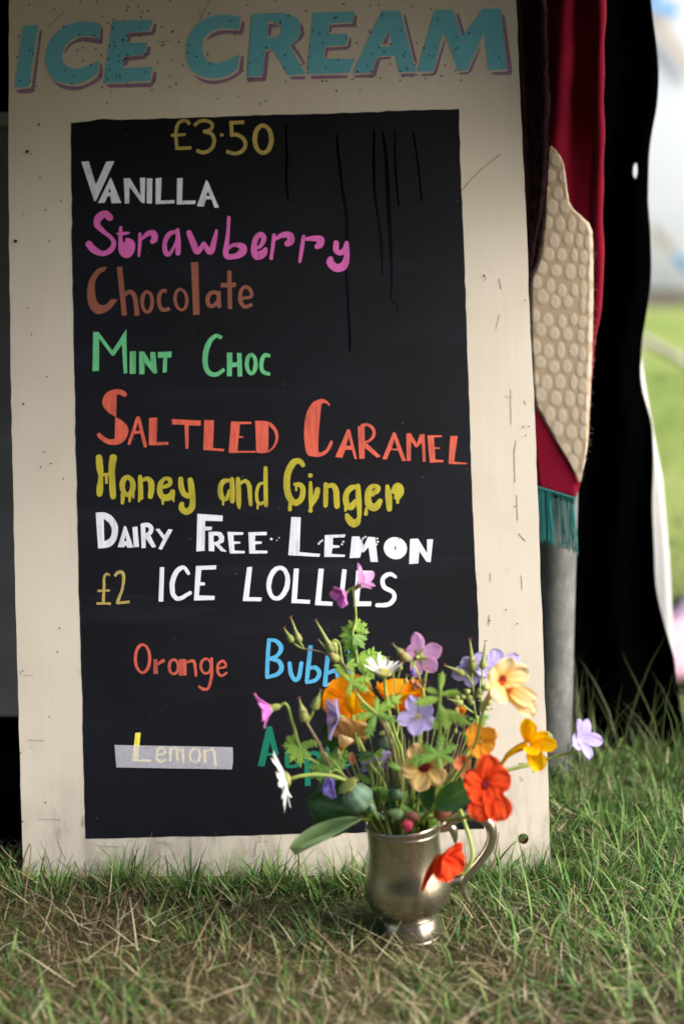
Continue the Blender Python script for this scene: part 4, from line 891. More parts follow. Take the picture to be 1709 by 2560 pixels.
def band(name, mat, quad):
    P = [roof_pt(*q) for q in quad]
    if any(p is None for p in P): return
    mb = MB(); Q = [p + Vector((0, 0.03, 0.0)) for p in P]; mb.add(P + Q, [(0, 1, 2, 3), (7, 6, 5, 4), (0, 4, 5, 1), (1, 5, 6, 2), (2, 6, 7, 3), (3, 7, 4, 0)]); mb.build(name, mat, mq, False)
band('seam_band', 'tent_seam', [(1622, 85), (1628, 50), (1730, 185), (1728, 222)])
band('seam_band', 'tent_seam', [(1620, 555), (1622, 585), (1666, 640), (1672, 612)])
band('blue_patch', 'tent_blue', [(1676, 630), (1674, 650), (1730, 710), (1732, 672)])
band('blue_patch', 'tent_blue', [(1610, -60), (1616, 40), (1632, 60), (1648, -60)])
band('blue_patch', 'tent_blue', [(1640, 30), (1636, 52), (1690, 66), (1682, 36)])
mb = MB(); p0, p1 = W(1560, 800, 7.6), W(1745, 930, 7.0); p0.z = 0.52; p1.z = 0.16
p0 = W(1590, 838, 8.2); p1 = W(1760, 935, 8.2)
mb.tube([p0 + (p1 - p0) * t / 8 for t in range(9)], [0.030] * 9, 10)
for t in (0.0, 1.0):
    p = p0 + (p1 - p0) * t; mb.tube([(p.x, p.y, -0.02), (p.x, p.y, p.z)], 0.04, 8)
rl_ = mb.build('timber_rail', 'pale_timber'); tag(rl_, 'pale sloping timber rail out on the meadow in front of the marquee', 'rail')

# added canvas screen behind the camera, out of view, blocking low sky light
mb = MB(); rows = [[(-9 + 13.0 * j / 60, -4.6 + 0.05 * math.sin(j * 1.1), 2.7 * i / 8) for j in range(61)] for i in range(9)]
sheet(mb, rows, 0.01); wb = mb.build('sky_blocker', 'blocker_green'); tag(wb, 'long dark green screen added behind the camera to block low sky light', 'sky_blocker')
# ------------------------------------------------------------------ the stall behind: dark backdrop, awning, grey cabinet
mb = MB(); rows = []
for i in range(12):
    z = 1.33 * i / 11; rows.append([(-1.8 + 2.25 * j / 40, 0.95 + 0.03 * math.sin(j * 0.9), z) for j in range(41)])
sheet(mb, rows, 0.004); bd = mb.build('backdrop_cloth', 'black_cloth'); tag(bd, 'black backdrop cloth hanging in the dark behind the menu board', 'backdrop')
mb = MB(); rows = []
for i in range(14):
    z = 1.33 * i / 13; rows.append([(-1.80 + 0.02 * math.sin(j), 0.95 - 1.0 * j / 16, z) for j in range(17)])
sheet(mb, rows, 0.004); sw = mb.build('side_wall_cloth', 'black_cloth'); tag(sw, 'black side cloth closing the left end of the stall', 'side cloth')
AW = dict(y0=AWN_Y, z0=AWN_Z)
mb = MB(); nx, ny = 24, 10
top = [[(-1.85 + 2.52 * j / nx, AWN_Y + ((0.98 if -1.85 + 2.52 * j / nx < 0.05 else 0.50) - AWN_Y) * i / ny, AWN_Z + 0.25 * i / ny - 0.012 * math.sin(math.pi * j / 3)) for j in range(nx + 1)] for i in range(ny + 1)]
n, m = ny + 1, nx + 1; F = [p for r in top for p in r]; Bk = [(p[0], p[1], p[2] + 0.004) for p in F]; fs = []
for i in range(n - 1):
    for j in range(m - 1):
        q = (i * m + j, (i + 1) * m + j, (i + 1) * m + j + 1, i * m + j + 1); fs += [q, tuple(k_ + n * m for k_ in q[::-1])]
mb.add(F + Bk, fs); aw = mb.build('awning', 'awning_canvas'); tag(aw, 'dark canvas awning stretched over the ice cream stall', 'awning')
mb = MB(); rows = [[(-0.315 - 0.12 * j, 0.95 - 0.885 * i / 10, 0.006 + 0.002 * math.sin(i + j)) for j in range(13)] for i in range(11)]  # black sheet stands in for the deep shade on the stall floor
mb.grid(rows); o_ = mb.v[:]; mb.add([(x, y, z - 0.005) for x, y, z in o_], [f[::-1] for f in mb.f[:]]); gs = mb.build('shade_sheet', 'black_cloth'); tag(gs, 'black sheet standing in for the shade on the stall floor left of the board', 'shade_sheet')
mb = MB(); rows = [[(0.455 + 0.006 * math.sin(i * 0.9), 0.02 + 0.18 * j / 20, 1.24 - 0.34 * i / 10) for j in range(21)] for i in range(11)]  # flap added out of view to shade the board's top right and the red curtain
mb.grid(rows); o_ = mb.v[:]; mb.add([(x + 0.003, y, z) for x, y, z in o_], [f[::-1] for f in mb.f[:]]); sfp = mb.build('shade_flap', 'awning_canvas', aw); ORG[sfp] = Vector((0, 0, 0))
cbx = thing('cabinet', 'dark grey metal cabinet standing in shadow behind the left edge of the board', 'cabinet', (W(-120, 1500, 0.40).x, 0.5, 0))
def rbox(mb, x0, x1, y0, y1, z0, z1, r=0.015):
    P = []
    for cx, cy, a0 in ((x1 - r, y0 + r, -90), (x1 - r, y1 - r, 0), (x0 + r, y1 - r, 90), (x0 + r, y0 + r, 180)):
        for q in range(5): t = R(a0 + 22.5 * q); P.append((cx + r * math.cos(t), cy + r * math.sin(t)))
    mb.grid([[(x, y, z) for x, y in P] for z in (z0, z1)], closed=True); o = len(mb.v) - 40
    mb.f += [tuple(range(o + 19, o - 1, -1)), tuple(range(o + 20, o + 40))]
xe = W(34, 1200, 0.40).x + 0.05; zt = W(10, 318, 0.40).z; zb = W(10, 1790, 0.40).z
mb = MB(); rbox(mb, xe - 0.55, xe, 0.40, 0.85, zb, zt); mb.build('body', 'grey_enamel', cbx, False)
mb = MB(); rbox(mb, xe - 0.56, xe + 0.005, 0.39, 0.86, zt + 0.001, zt + 0.018, 0.02); mb.build('lid', 'dull_steel', cbx, False)
for lx in (xe - 0.52, xe - 0.03):
    for ly in (0.43, 0.82):
        mb = MB(); mb.tube([(lx, ly, 0), (lx, ly, zb)], 0.014, 10); mb.build('leg', 'dull_steel', cbx)

# ------------------------------------------------------------------ pewter tankard
def V3(r, u, t): return Vector((r, -t, u)).normalized()          # right, up, towards the camera
mt = W(1005, 2052, MUGY); mbm = W(1027, 2345, MUGY); mbm.z = 0.006
tank = thing('tankard', 'tarnished pewter tankard holding a posy on the grass in front of the board', 'tankard', mbm)
AXM = (mt - mbm); HM = AXM.length; AXM.normalize()
sc = HM / 0.1345
prof = [(0, 0.0335), (0.001, 0.0318), (0.004, 0.0320), (0.007, 0.0316), (0.014, 0.0300), (0.020, 0.0276), (0.0245, 0.0258), (0.028, 0.0285), (0.033, 0.0360), (0.040, 0.0415), (0.050, 0.0450), (0.060, 0.0450), (0.068, 0.0436), (0.077, 0.0412), (0.088, 0.0388), (0.101, 0.0374), (0.116, 0.0372), (0.128, 0.0382), (0.1325, 0.0392), (0.1345, 0.0390), (0.1345, 0.0376), (0.131, 0.0366), (0.105, 0.0358), (0.06, 0.043), (0.035, 0.035), (0.032, 0.0)]
prof = [(0.0, 0.0)] + prof
mb = MB(); mb.lathe(mbm, AXM, [(h * sc, r) for h, r in prof], 64)
for hh, rr_ in ((0.0245, 0.0262), (0.126, 0.0381)):
    mb.tube([mbm + AXM * hh * sc + (Vector((math.cos(t), math.sin(t), 0))) * rr_ for t in [2 * math.pi * q / 48 for q in range(49)]], 0.0008, 6, False)
mb.build('mug_body', 'pewter', tank)
def hand(pts, rs, name='handle'):
    mb = MB(); P = curve([W(x, y, MUGY) for x, y in pts], 6)
    k_ = len(rs) - 1; rad = [rs[min(k_, int(i / (len(P) - 1) * k_))] + (rs[min(k_, int(i / (len(P) - 1) * k_) + 1)] - rs[min(k_, int(i / (len(P) - 1) * k_))]) * (i / (len(P) - 1) * k_ % 1) for i in range(len(P))]
    mb.tube(P, rad, 12); return mb
h1 = hand([(1088, 2068), (1112, 2066), (1128, 2050), (1150, 2040), (1180, 2038), (1208, 2046), (1226, 2068), (1228, 2098), (1216, 2128), (1194, 2158), (1172, 2182), (1157, 2202), (1156, 2222), (1164, 2242), (1174, 2258)], [0.0058, 0.0058, 0.0062, 0.0062, 0.0056, 0.0052, 0.005, 0.0048, 0.004, 0.0022])
h2 = hand([(1114, 2062), (1130, 2072), (1136, 2090), (1137, 2108)], [0.0055, 0.0048, 0.0036, 0.001]); h3 = hand([(1112, 2204), (1132, 2203), (1158, 2200)], [0.0062, 0.0052, 0.0045])
for h in (h2, h3): h1.add(h.v, h.f, h.al, h.sd)
h1.build('handle', 'pewter', tank)

# ------------------------------------------------------------------ the posy
def petal(mb, base, rdir, ax, L, Wd, open0, curl=0.0, cup=0.15, notch=0.0, ruf=0.0, p=1.5, q=0.7, claw=0.15, n=9, m=8, ph=0.0, fringe=0.0):
    side = ax.cross(rdir).normalized(); pos = Vector(base); rows = []; al = []; sd = []
    for i in range(n + 1):
        t = i / n; ang = open0 + curl * t; d = rdir * math.sin(ang) + ax * math.cos(ang); nn = ax * math.sin(ang) - rdir * math.cos(ang)
        if i: pos = pos + d * (L / n)
        s_ = max(0.0, math.sin(math.pi * min(1, t ** p))) ** q; hw = Wd / 2 * max(claw * (1 - t) ** 0.5, s_, 0.03); row = []
        for j in range(m + 1):
            v = -1 + 2 * j / m
            o = side * hw * v + nn * (cup * hw * v * v + ruf * L * t * t * math.sin(4.6 * v + ph) + 0.35 * ruf * L * math.sin(9 * v + 5 * t + ph) + 0.22 * ruf * L * t * math.sin(19 * v - 3 * t + 2 * ph)) - d * (notch * L * (1 - abs(v)) ** 2 * t ** 5) + d * (fringe * L * t ** 4 * math.sin(26 * v + ph))
            row.append(pos + o); al.append(t); sd.append(abs(v))
        rows.append(row)
    mb.grid(rows, al, sd)
def frame(f, spin):
    f = f.normalized(); a = f.cross(Vector((0.13, 0.21, 1.0))).normalized(); b = f.cross(a)
    return [lambda t, a=a, b=b: a * math.cos(t + spin) + b * math.sin(t + spin)][0]
RIMZ = mt
def stem(name, label, cat, pts, mat='stem_green', r=(0.0013, 0.0017), mug=True, group=None, k=None):
    P = [W(*p) for p in pts]
    if mug:
        lx = P[-1].x - mt.x; kx = max(-0.028, min(0.028, lx * 0.8)) if k is None else k
        P.append(mt + Vector((kx, rnd.uniform(-0.012, 0.012), -0.004))); P.append(mbm + AXM * 0.045 + Vector((-kx * 0.5, rnd.uniform(-0.01, 0.01), 0)))
    root = thing(name, label, cat, P[-1], group); root['_'] = 0; del root['_']
    c_ = curve(P, 6); mb = MB(); n = len(c_); mb.tube(c_, [r[0] + (r[1] - r[0]) * i / (n - 1) for i in range(n)], 7); mb.build('stem', mat, root)
    return root
def branch(root, pts, mat='stem_green', r=(0.0009, 0.0012), name='side_stem'):
    P = curve([W(*p) for p in pts], 5); mb = MB(); n = len(P); mb.tube(P, [r[0] + (r[1] - r[0]) * i / (n - 1) for i in range(n)], 6); mb.build(name, mat, root)
def px(v): return v / 2395.0                                        # a source pixel at the posy's distance, in metres
def flower5(root, c, f, mat, L, Wd, open0=1.35, curl=0.1, spin=0.0, n=5, var=0.10, calyx=True, **kw):
    kw.setdefault('ruf', 0.04)
    f = f.normalized(); fr = frame(f, spin); c = W(*c)
    for i in range(n):
        mb = MB(); a = 2 * math.pi * i / n + rnd.gauss(0, 0.06); l_ = L * (1 + rnd.gauss(0, var)); 
        petal(mb, c, fr(a), f, l_, Wd * (1 + rnd.gauss(0, var * 0.7)), open0 + rnd.gauss(0, 0.10), curl, ph=rnd.uniform(0, 6), **kw); mb.build('petal', mat, root)
    if calyx:
        mb = MB()
        for i in range(5): petal(mb, c - f * L * 0.10, fr(2 * math.pi * i / 5 + 0.6), f, L * 0.42, L * 0.17, open0 * 0.9, 0.1, 0.4, p=0.9, q=0.9)
        mb.lathe(c - f * L * 0.20, f, [(0, 0.0008), (L * 0.10, L * 0.10), (L * 0.2, L * 0.05)], 8); mb.build('calyx', 'pod_green', root)
    return c, f
def stamens(root, c, f, L, mat='stamen', n=7):
    fr = frame(f, 0.3); mb = MB()
    for i in range(n):
        e = c + f * L + fr(2 * math.pi * i / n) * L * 0.35; mb.tube([c, (c + e) / 2 + f * L * 0.1, e], 0.00035, 4); mb.lathe(e, f, [(0, 0.0002), (0.0006, 0.0008), (0.0014, 0.0002)], 6)
    mb.build('stamens', mat, root)
def palmate(root, c, nrm, main, size, mat='leaf_bright', lobes=5, spread=2.3, wr=0.34, droop=0.35, teeth=True):
    c = W(*c) if not isinstance(c, Vector) else c; nrm = nrm.normalized(); main = (main - nrm * main.dot(nrm)).normalized(); sd_ = nrm.cross(main); mb = MB()
    for i in range(lobes):
        a = spread * (i / (lobes - 1) - 0.5) * 2 * 0.5 * 1.0 if lobes > 1 else 0; d = main * math.cos(a) + sd_ * math.sin(a); L = size * (1 - 0.28 * abs(a) / 1.6) * (1 + rnd.gauss(0, 0.07))
        petal(mb, c, d, nrm, L, L * wr, 1.45, droop + rnd.gauss(0, 0.12), -0.35, p=0.82, q=0.95, claw=0.2, n=8, m=4)
        if teeth:
            for t, sg in ((0.45, 1), (0.42, -1), (0.66, 1), (0.64, -1)):
                b = c + (d * math.sin(1.45 + droop * t * 0.5) + nrm * math.cos(1.45 + droop * t * 0.5)) * L * t * 0.92
                dd = (d * math.cos(0.75 * sg) + sd_ * 0 + nrm.cross(d) * math.sin(0.75 * sg)).normalized(); petal(mb, b, dd, nrm, L * 0.30, L * 0.10, 1.45, droop, -0.2, p=0.8, q=0.9, n=5, m=4)
    mb.build('leaf', mat, root)
def roundleaf(name, label, c, nrm, main, L, Wd, mat, curl=0.2, cup=0.25, ruf=0.0, p=1.0, q=0.65, open0=1.5, stemto=None, claw=0.12):
    nrm = nrm.normalized(); main = (main - nrm * main.dot(nrm)).normalized(); c = W(*c)
    root = thing(name, label, 'leaf', c); mb = MB(); petal(mb, c, main, nrm, L, Wd, open0, curl, cup, ruf=ruf, p=p, q=q, n=16, m=12, claw=claw); mb.build('leaf_blade', mat, root)
    e = mt + Vector((max(-0.03, min(0.03, (c.x - mt.x) * 0.7)), 0, -0.012)); mid = (c + e) / 2 - main * 0.004 + Vector((0, 0, 0.004)); P = curve([c + main * 0.002, mid, e, mbm + AXM * 0.06], 6)
    mb = MB(); mb.tube(P, 0.0012, 6); mb.build('leaf_stalk', 'stem_green', root); return root
def pod(root, base, tip, rad=0.0036, frac=0.42, mat='pod_green', hairs=True):
    b, t = W(*base), W(*tip); ax = (t - b); L = ax.length; ax.normalize(); mb = MB()
    mb.lathe(b, ax, [(0, 0.0008), (L * 0.06, rad * 0.75), (L * 0.16, rad), (L * frac * 0.7, rad * 0.8), (L * frac, rad * 0.42), (L * 0.75, rad * 0.26), (L, 0.0005)], 12, 5, 0.10); mb.build('seed_pod', mat, root)
    mb = MB(); fr = frame(ax, 0.4)
    if hairs:
        for i in range(5):
            d = fr(2 * math.pi * i / 5); mb.tube([t - ax * 0.0005, t + ax * 0.0012 + d * 0.0008, t + ax * 0.0016 + d * 0.0022], 0.0003, 4)
            petal(mb, b + ax * L * 0.02, d, ax, L * frac * 0.85, rad * 1.1, 0.55, -0.35, 0.3, p=0.9, q=0.9, n=6, m=3)
        mb.build('beak_tip', 'pod_red', root)
ge = 'cranesbill_flower'
# topmost pink cranesbill: two blooms on one stem with leaf nodes
r = stem(ge, 'tall pink cranesbill stem with two blooms, topmost of the posy', 'flower', [(881, 1469, -.105), (887, 1510, -.105), (889, 1550, -.107), (881, 1585, -.11), (889, 1622, -.112), (894, 1657, -.115), (915, 1695, -.12), (942, 1756, -.13), (968, 1815, -.14), (996, 1890, -.15)], r=(0.0012, 0.0020))
flower5(r, (866, 1480, -.105), V3(-0.75, -0.42, 0.55), 'petal_magenta', px(46), px(34), 0.72, 0.30, cup=0.4, notch=0.12, ruf=0.05, p=1.3)
branch(r, [(881, 1469, -.105), (874, 1472, -.105), (868, 1478, -.105)])
flower5(r, (893, 1467, -.103), V3(0.72, 0.62, 0.12), 'petal_pink', px(62), px(26), 0.62, 0.30, spin=0.9, cup=0.35, notch=0.10, p=1.3)
branch(r, [(881, 1469, -.105), (887, 1466, -.104), (893, 1466, -.103)])
for c, nr, mn, s_, mt_ in (((882, 1585, -.109), V3(-.2, .6, .8), V3(-1, .05, .1), 40, 'leaf_bright'), ((886, 1574, -.108), V3(.1, .5, .8), V3(.9, .5, -.2), 44, 'leaf_bright'), ((885, 1588, -.112), V3(.3, .4, .8), V3(.7, -.8, .2), 46, 'leaf_mid'), ((880, 1590, -.112), V3(-.3, .3, .9), V3(-.45, -.9, .1), 50, 'leaf_mid'), ((886, 1570, -.108), V3(0, .2, 1), V3(-.6, .8, .1), 26, 'leaf_bright'), ((896, 1645, -.112), V3(.1, .75, .6), V3(.95, .1, .3), 78, 'leaf_bright'), ((893, 1640, -.114), V3(-.3, .5, .8), V3(-.9, .3, .2), 40, 'leaf_mid')):
    palmate(r, c, nr, mn, px(s_), mt_, lobes=3 if s_ < 60 else 5, spread=1.3 if s_ < 60 else 1.5, wr=0.40 if s_ < 60 else 0.52)
# seed-pod spray at the left of that stem
r = stem('seed_pod_spray', 'spray of pale cranesbill seed pods reaching left over the Bubbl lettering', 'seed pods', [(760, 1622, -.115), (790, 1627, -.117), (811, 1633, -.118), (838, 1648, -.12), (858, 1661, -.122), (890, 1692, -.127), (935, 1750, -.135), (965, 1830, -.15)], 'stem_brown', (0.0008, 0.0014))
branch(r, [(760, 1622, -.115), (745, 1616, -.115), (732, 1605, -.115)]); branch(r, [(760, 1622, -.115), (754, 1612, -.115), (749, 1606, -.115)])
pod(r, (732, 1606, -.115), (711, 1572, -.115), 0.0042, 0.55); pod(r, (750, 1607, -.115), (727, 1545, -.115), 0.0040, 0.42)
branch(r, [(858, 1661, -.122), (846, 1640, -.121), (833, 1624, -.12)]); pod(r, (834, 1632, -.12), (790, 1552, -.12), 0.0050, 0.38)
branch(r, [(862, 1664, -.122), (850, 1655, -.121), (840, 1650, -.12)]); pod(r, (846, 1655, -.12), (797, 1601, -.12), 0.0048, 0.55)
branch(r, [(858, 1661, -.122), (853, 1640, -.121), (848, 1610, -.12), (838, 1600, -.12), (831, 1603, -.12)]); pod(r, (832, 1603, -.12), (843, 1648, -.119), 0.0042, 0.8, hairs=False)
for c, mn in (((862, 1668, -.121), V3(-.3, -1, .1)), ((866, 1664, -.121), V3(.9, .2, .2)), ((858, 1664, -.121), V3(-.8, -.5, .2))): palmate(r, c, V3(.1, .4, .9), mn, px(30), 'leaf_bright', 3, 1.2)
# daisy in the middle, seen from the side
def daisy(root, c, f, L, discr, n, openv, back=True):
    f = f.normalized(); c = W(*c); fr = frame(f, 0.2)
    for i in range(n):
        mb = MB(); petal(mb, c + fr(2 * math.pi * i / n) * discr * 0.75, fr(2 * math.pi * i / n), f, L * (1 + rnd.gauss(0, .08)), L * 0.27, openv + rnd.gauss(0, .13), rnd.gauss(0.15, .2), 0.25, 0.06, p=1.15, q=0.45, n=6, m=4, claw=0.4); mb.build('petal', 'petal_white', root)
    mb = MB(); mb.lathe(c - f * 0.0012, f, [(0, discr * 0.95), (0.0022, discr), (0.0036, discr * .7), (0.0043, 0.0001)], 18); mb.build('flower_disc', 'daisy_disc', root)
    mb = MB(); mb.lathe(c - f * 0.0045, f, [(0, 0.0016), (0.0012, discr * 0.6), (0.0040, discr * 1.05), (0.0048, discr * .9)], 16, 12, 0.04); mb.build('calyx', 'pod_green', root)
r = stem('daisy', 'white daisy facing up, seen from the side between the two orange poppies', 'daisy', [(960, 1692, -.165), (962, 1715, -.165), (966, 1745, -.165), (975, 1790, -.165), (990, 1843, -.165), (1006, 1900, -.162)], r=(0.0017, 0.0019))
daisy(r, (957, 1682, -.165), V3(0.05, 0.95, 0.10), px(40), px(21), 15, 0.85)
# the white daisy hanging out at the left, seen from behind
r = stem('daisy', 'white daisy nodding out to the left over the black panel', 'daisy', [(730, 1946, -.20), (752, 1940, -.20), (793, 1937, -.198), (841, 1943, -.195), (889, 1967, -.19), (930, 2006, -.18)], r=(0.0018, 0.0021))
daisy(r, (716, 1948, -.20), V3(-0.95, -0.22, 0.12), px(60), px(20), 19, 1.22)
# California poppies
def poppy(root, c, f, L, Wd, op, spin, n=4, curl=0.35):
    flower5(root, c, f, 'petal_orange', L, Wd, op, curl, spin, n, 0.08, False, cup=0.30, ruf=0.045, p=1.75, q=0.5, claw=0.10, n_=0) if False else None
    f = f.normalized(); fr = frame(f, spin); cc = W(*c)
    for i in range(n):
        mb = MB(); petal(mb, cc, fr(2 * math.pi * i / n + rnd.gauss(0, .08)), f, L * (1 + rnd.gauss(0, .06)), Wd, op + rnd.gauss(0, .07), curl, 0.22, 0.0, 0.035, 1.9, 0.5, 0.10, 12, 12, rnd.uniform(0, 6)); mb.build('petal', 'petal_orange', root)
    return cc, f
pp = 'poppy_flower'
r = stem(pp, 'golden orange poppy at the left, wide open with a torn outer petal', 'flower', [(880, 1765, -.135), (886, 1800, -.14), (900, 1850, -.145), (930, 1940, -.15)], r=(0.0012, 0.0016))
cc, f_ = poppy(r, (876, 1752, -.135), V3(-0.05, 0.30, 0.9), px(66), px(92), 1.15, 0.4, 4, 0.25)
stamens(r, cc, f_, 0.006, 'stamen', 10)
mb = MB(); petal(mb, W(848, 1752, -.132), V3(-1, -.15, 0), V3(0, .25, 1), px(50), px(40), 1.5, 0.3, 0.3, 0, 0.05, 1.6, .55); mb.build('petal', 'petal_orange', r)
r = stem(pp, 'deep orange poppy cup in the middle, seen from the side', 'flower', [(997, 1786, -.125), (993, 1830, -.13), (985, 1880, -.14), (988, 1950, -.15)], r=(0.0011, 0.0015))
poppy(r, (998, 1783, -.125), V3(0.03, 0.95, 0.12), px(96), px(98), 0.62, 0.6, 4, 0.10)
mb = MB(); mb.lathe(W(997, 1787, -.125), V3(0, 1, 0), [(0, 0.0012), (0.002, 0.0028), (0.0032, 0.0040), (0.0036, 0.0026)], 12); mb.build('calyx', 'stem_green', r)
r = stem('poppy_bud', 'curled golden yellow poppy bud in front of the left orange poppy', 'flower', [(881, 1785, -.155), (883, 1810, -.157), (892, 1838, -.16), (905, 1868, -.163), (928, 1915, -.165), (961, 1965, -.165)], r=(0.0018, 0.0021))
for sg, mn in ((0, V3(-.12, 1, .25)), (1, V3(.35, 1, .1)), (2, V3(.05, 1, -.2))):
    mb = MB(); petal(mb, W(881, 1787, -.156), V3(0.3 - .5 * sg, .1, .9 - .6 * sg), mn, px(72 - 10 * sg), px(34), 0.28, -0.15, 0.7, 0, 0.03, 1.1, .75); mb.build('petal', 'petal_yellow', r)
# pink cranesbill nodding left, from its own leaf node
r = stem(ge, 'pink cranesbill bell nodding at the far left above the Apple lettering', 'flower', [(700, 1765, -.17), (712, 1759, -.17), (721, 1771, -.17), (727, 1795, -.17), (737, 1825, -.17), (745, 1854, -.17), (758, 1884, -.17), (799, 1912, -.168), (847, 1939, -.165), (905, 1985, -.16)], r=(0.0014, 0.0018))
flower5(r, (690, 1768, -.17), V3(-0.80, -0.25, 0.1), 'petal_magenta', px(60), px(26), 0.50, 0.55, spin=0.2, cup=0.4, notch=.08, p=1.3)
mb = MB(); mb.lathe(W(702, 1765, -.17), V3(-.95, -.22, 0), [(0, .0012), (.003, .0034), (.010, .0036), (.0125, .0028)], 12); mb.build('calyx', 'pod_green', r)
for mn, s_ in ((V3(-1, .1, .2), 42), (V3(.95, .25, .2), 52), (V3(.1, -1, .3), 56), (V3(-.7, .7, .1), 36), (V3(.6, -.6, .3), 32), (V3(-.9, -.5, .1), 34)): palmate(r, (746, 1862, -.17), V3(0, .5, .85), mn, px(s_), 'leaf_bright', 3 if mn.x < .9 else 1, 1.1, .30, .5)
# pods left
r = stem('seed_pod_spray', 'brown-stemmed pair of fat cranesbill seed pods left of the posy', 'seed pods', [(763, 1800, -.18), (768, 1809, -.18), (784, 1836, -.178), (799, 1862, -.176), (807, 1885, -.174), (824, 1912, -.17), (850, 1945, -.165), (900, 1990, -.16)], 'stem_brown', (0.0013, 0.0019))
pod(r, (765, 1805, -.18), (748, 1748, -.18), 0.0052, .7); branch(r, [(768, 1809, -.18), (778, 1790, -.18), (784, 1772, -.18)]); pod(r, (784, 1774, -.18), (801, 1728, -.18), 0.0046, .7)
for mn, s_ in ((V3(-.3, .8, .5), 44), (V3(.7, .7, .4), 62), (V3(.3, -.6, .5), 40), (V3(-.8, -.5, .3), 56)): palmate(r, (822, 1912, -.17), V3(0, .5, .85), mn, px(s_), 'leaf_mid', 3, 1.0, .36, .4)
# lilac cranesbills
r = stem(ge, 'lilac cranesbill in profile facing left in front of the left orange poppy', 'flower', [(858, 1796, -.165), (870, 1800, -.165), (884, 1825, -.165), (900, 1880, -.163), (930, 1950, -.16)], r=(0.0012, 0.0014))
flower5(r, (850, 1792, -.165), V3(-0.88, 0.12, 0.30), 'petal_lilac', px(54), px(40), 0.95, 0.25, spin=0.5, cup=0.3, p=1.25, q=.6)
r = stem(ge, 'open lilac cranesbill facing the camera at the centre of the posy', 'flower', [(1044, 1795, -.185), (1046, 1830, -.18), (1042, 1880, -.175), (1030, 1950, -.165)], r=(0.0011, 0.0014))
cc, f_ = flower5(r, (1044, 1790, -.187), V3(0.05, 0.12, 0.95), 'petal_lilac', px(46), px(37), 1.42, -0.12, spin=0.25, cup=0.12, p=1.25, q=.55); stamens(r, cc, f_, .004, 'stamen', 8)
r = stem(ge, 'pale lilac cranesbill seen from behind, low between the daisy stem and poppy head', 'flower', [(952, 1918, -.165), (958, 1935, -.165), (956, 1960, -.165), (960, 1990, -.16)], r=(0.0010, 0.0012))
flower5(r, (945, 1907, -.162), V3(-0.30, 0.42, -0.55), 'petal_lilac', px(46), px(42), 1.35, .1, spin=0.6, cup=0.15, p=1.25, q=.55)
r = stem(ge, 'crumpled violet cranesbill hanging low at the left beside the dark leaf', 'flower', [(826, 1935, -.18), (840, 1925, -.178), (870, 1950, -.172), (910, 2000, -.165)], r=(0.0010, 0.0013))
flower5(r, (824, 1936, -.18), V3(-0.10, -0.85, 0.35), 'petal_violet', px(54), px(36), 0.45, -0.15, spin=0.2, cup=0.5, ruf=.07, p=1.1, q=.6)
r = stem(ge, 'pink cranesbill facing away at the right, above the right orange poppy', 'flower', [(1037, 1641, -.14), (1033, 1650, -.14), (1037, 1668, -.14), (1047, 1692, -.142), (1056, 1722, -.145), (1060, 1770, -.15), (1050, 1850, -.155), (1035, 1950, -.16)], r=(0.0013, 0.0017))
flower5(r, (1046, 1642, -.14), V3(0.50, -0.05, -0.72), 'petal_pink', px(64), px(42), 1.15, .2, spin=0.75, cup=0.2, p=1.25, q=.6, notch=.06)
branch(r, [(1045, 1690, -.142), (1034, 1668, -.141), (1022, 1650, -.14)]); pod(r, (1022, 1652, -.14), (983, 1612, -.14), 0.0046, .75)
branch(r, [(1056, 1722, -.145), (1061, 1700, -.145), (1066, 1678, -.145)]); pod(r, (1058, 1718, -.145), (1067, 1672, -.145), .0018, .6)
branch(r, [(1050, 1720, -.145), (1036, 1715, -.145), (1030, 1690, -.145)]); pod(r, (1031, 1690, -.145), (1033, 1668, -.145), .0030, .8, 'petal_violet', False)
for x, y in ((1030, 1702), (1042, 1708), (1048, 1712), (1036, 1716)): pod(r, (x, y + 8, -.146), (x - 3, y - 6, -.146), .0026, .8, 'pod_red', False)
# right hand lilacs and pods
r = stem(ge, 'violet-blue cranesbill seen from behind, in front of the panel edge at the right', 'flower', [(1180, 1673, -.13), (1179, 1700, -.13), (1182, 1722, -.132), (1184, 1760, -.135), (1190, 1800, -.14), (1188, 1830, -.142), (1150, 1900, -.15), (1085, 1985, -.155)], r=(0.0010, 0.0015))
flower5(r, (1181, 1676, -.128), V3(-0.15, 0.05, -0.95), 'petal_lilac', px(52), px(38), 1.45, 0.1, spin=0.15, cup=0.1, p=1.25, q=.55)
pod(r, (1182, 1678, -.133), (1174, 1600, -.133), .0048, .5); branch(r, [(1182, 1715, -.132), (1172, 1695, -.132), (1160, 1682, -.132)]); pod(r, (1161, 1686, -.132), (1113, 1664, -.132), .0042, .5)
branch(r, [(1183, 1782, -.138), (1168, 1772, -.14), (1156, 1762, -.14)]); pod(r, (1156, 1762, -.14), (1121, 1747, -.14), .0042, .6)
for x, y in ((1155, 1742), (1172, 1745), (1166, 1730), (1176, 1755), (1140, 1745)): pod(r, (x + 6, y + 4, -.137), (x - 8, y - 7, -.137), .0036, .8, 'pod_green', False)
r = stem(ge, 'bright violet-blue cranesbill behind the pale yellow nasturtium at the upper right', 'flower', [(1248, 1672, -.125), (1225, 1720, -.128), (1208, 1780, -.135), (1196, 1830, -.14), (1150, 1920, -.15), (1090, 1990, -.155)], r=(0.0010, 0.0014))
flower5(r, (1250, 1672, -.122), V3(0.15, 0.25, 0.85), 'petal_lilac', px(54), px(42), 1.45, 0.05, spin=0.1, cup=0.12, p=1.25, q=.5)
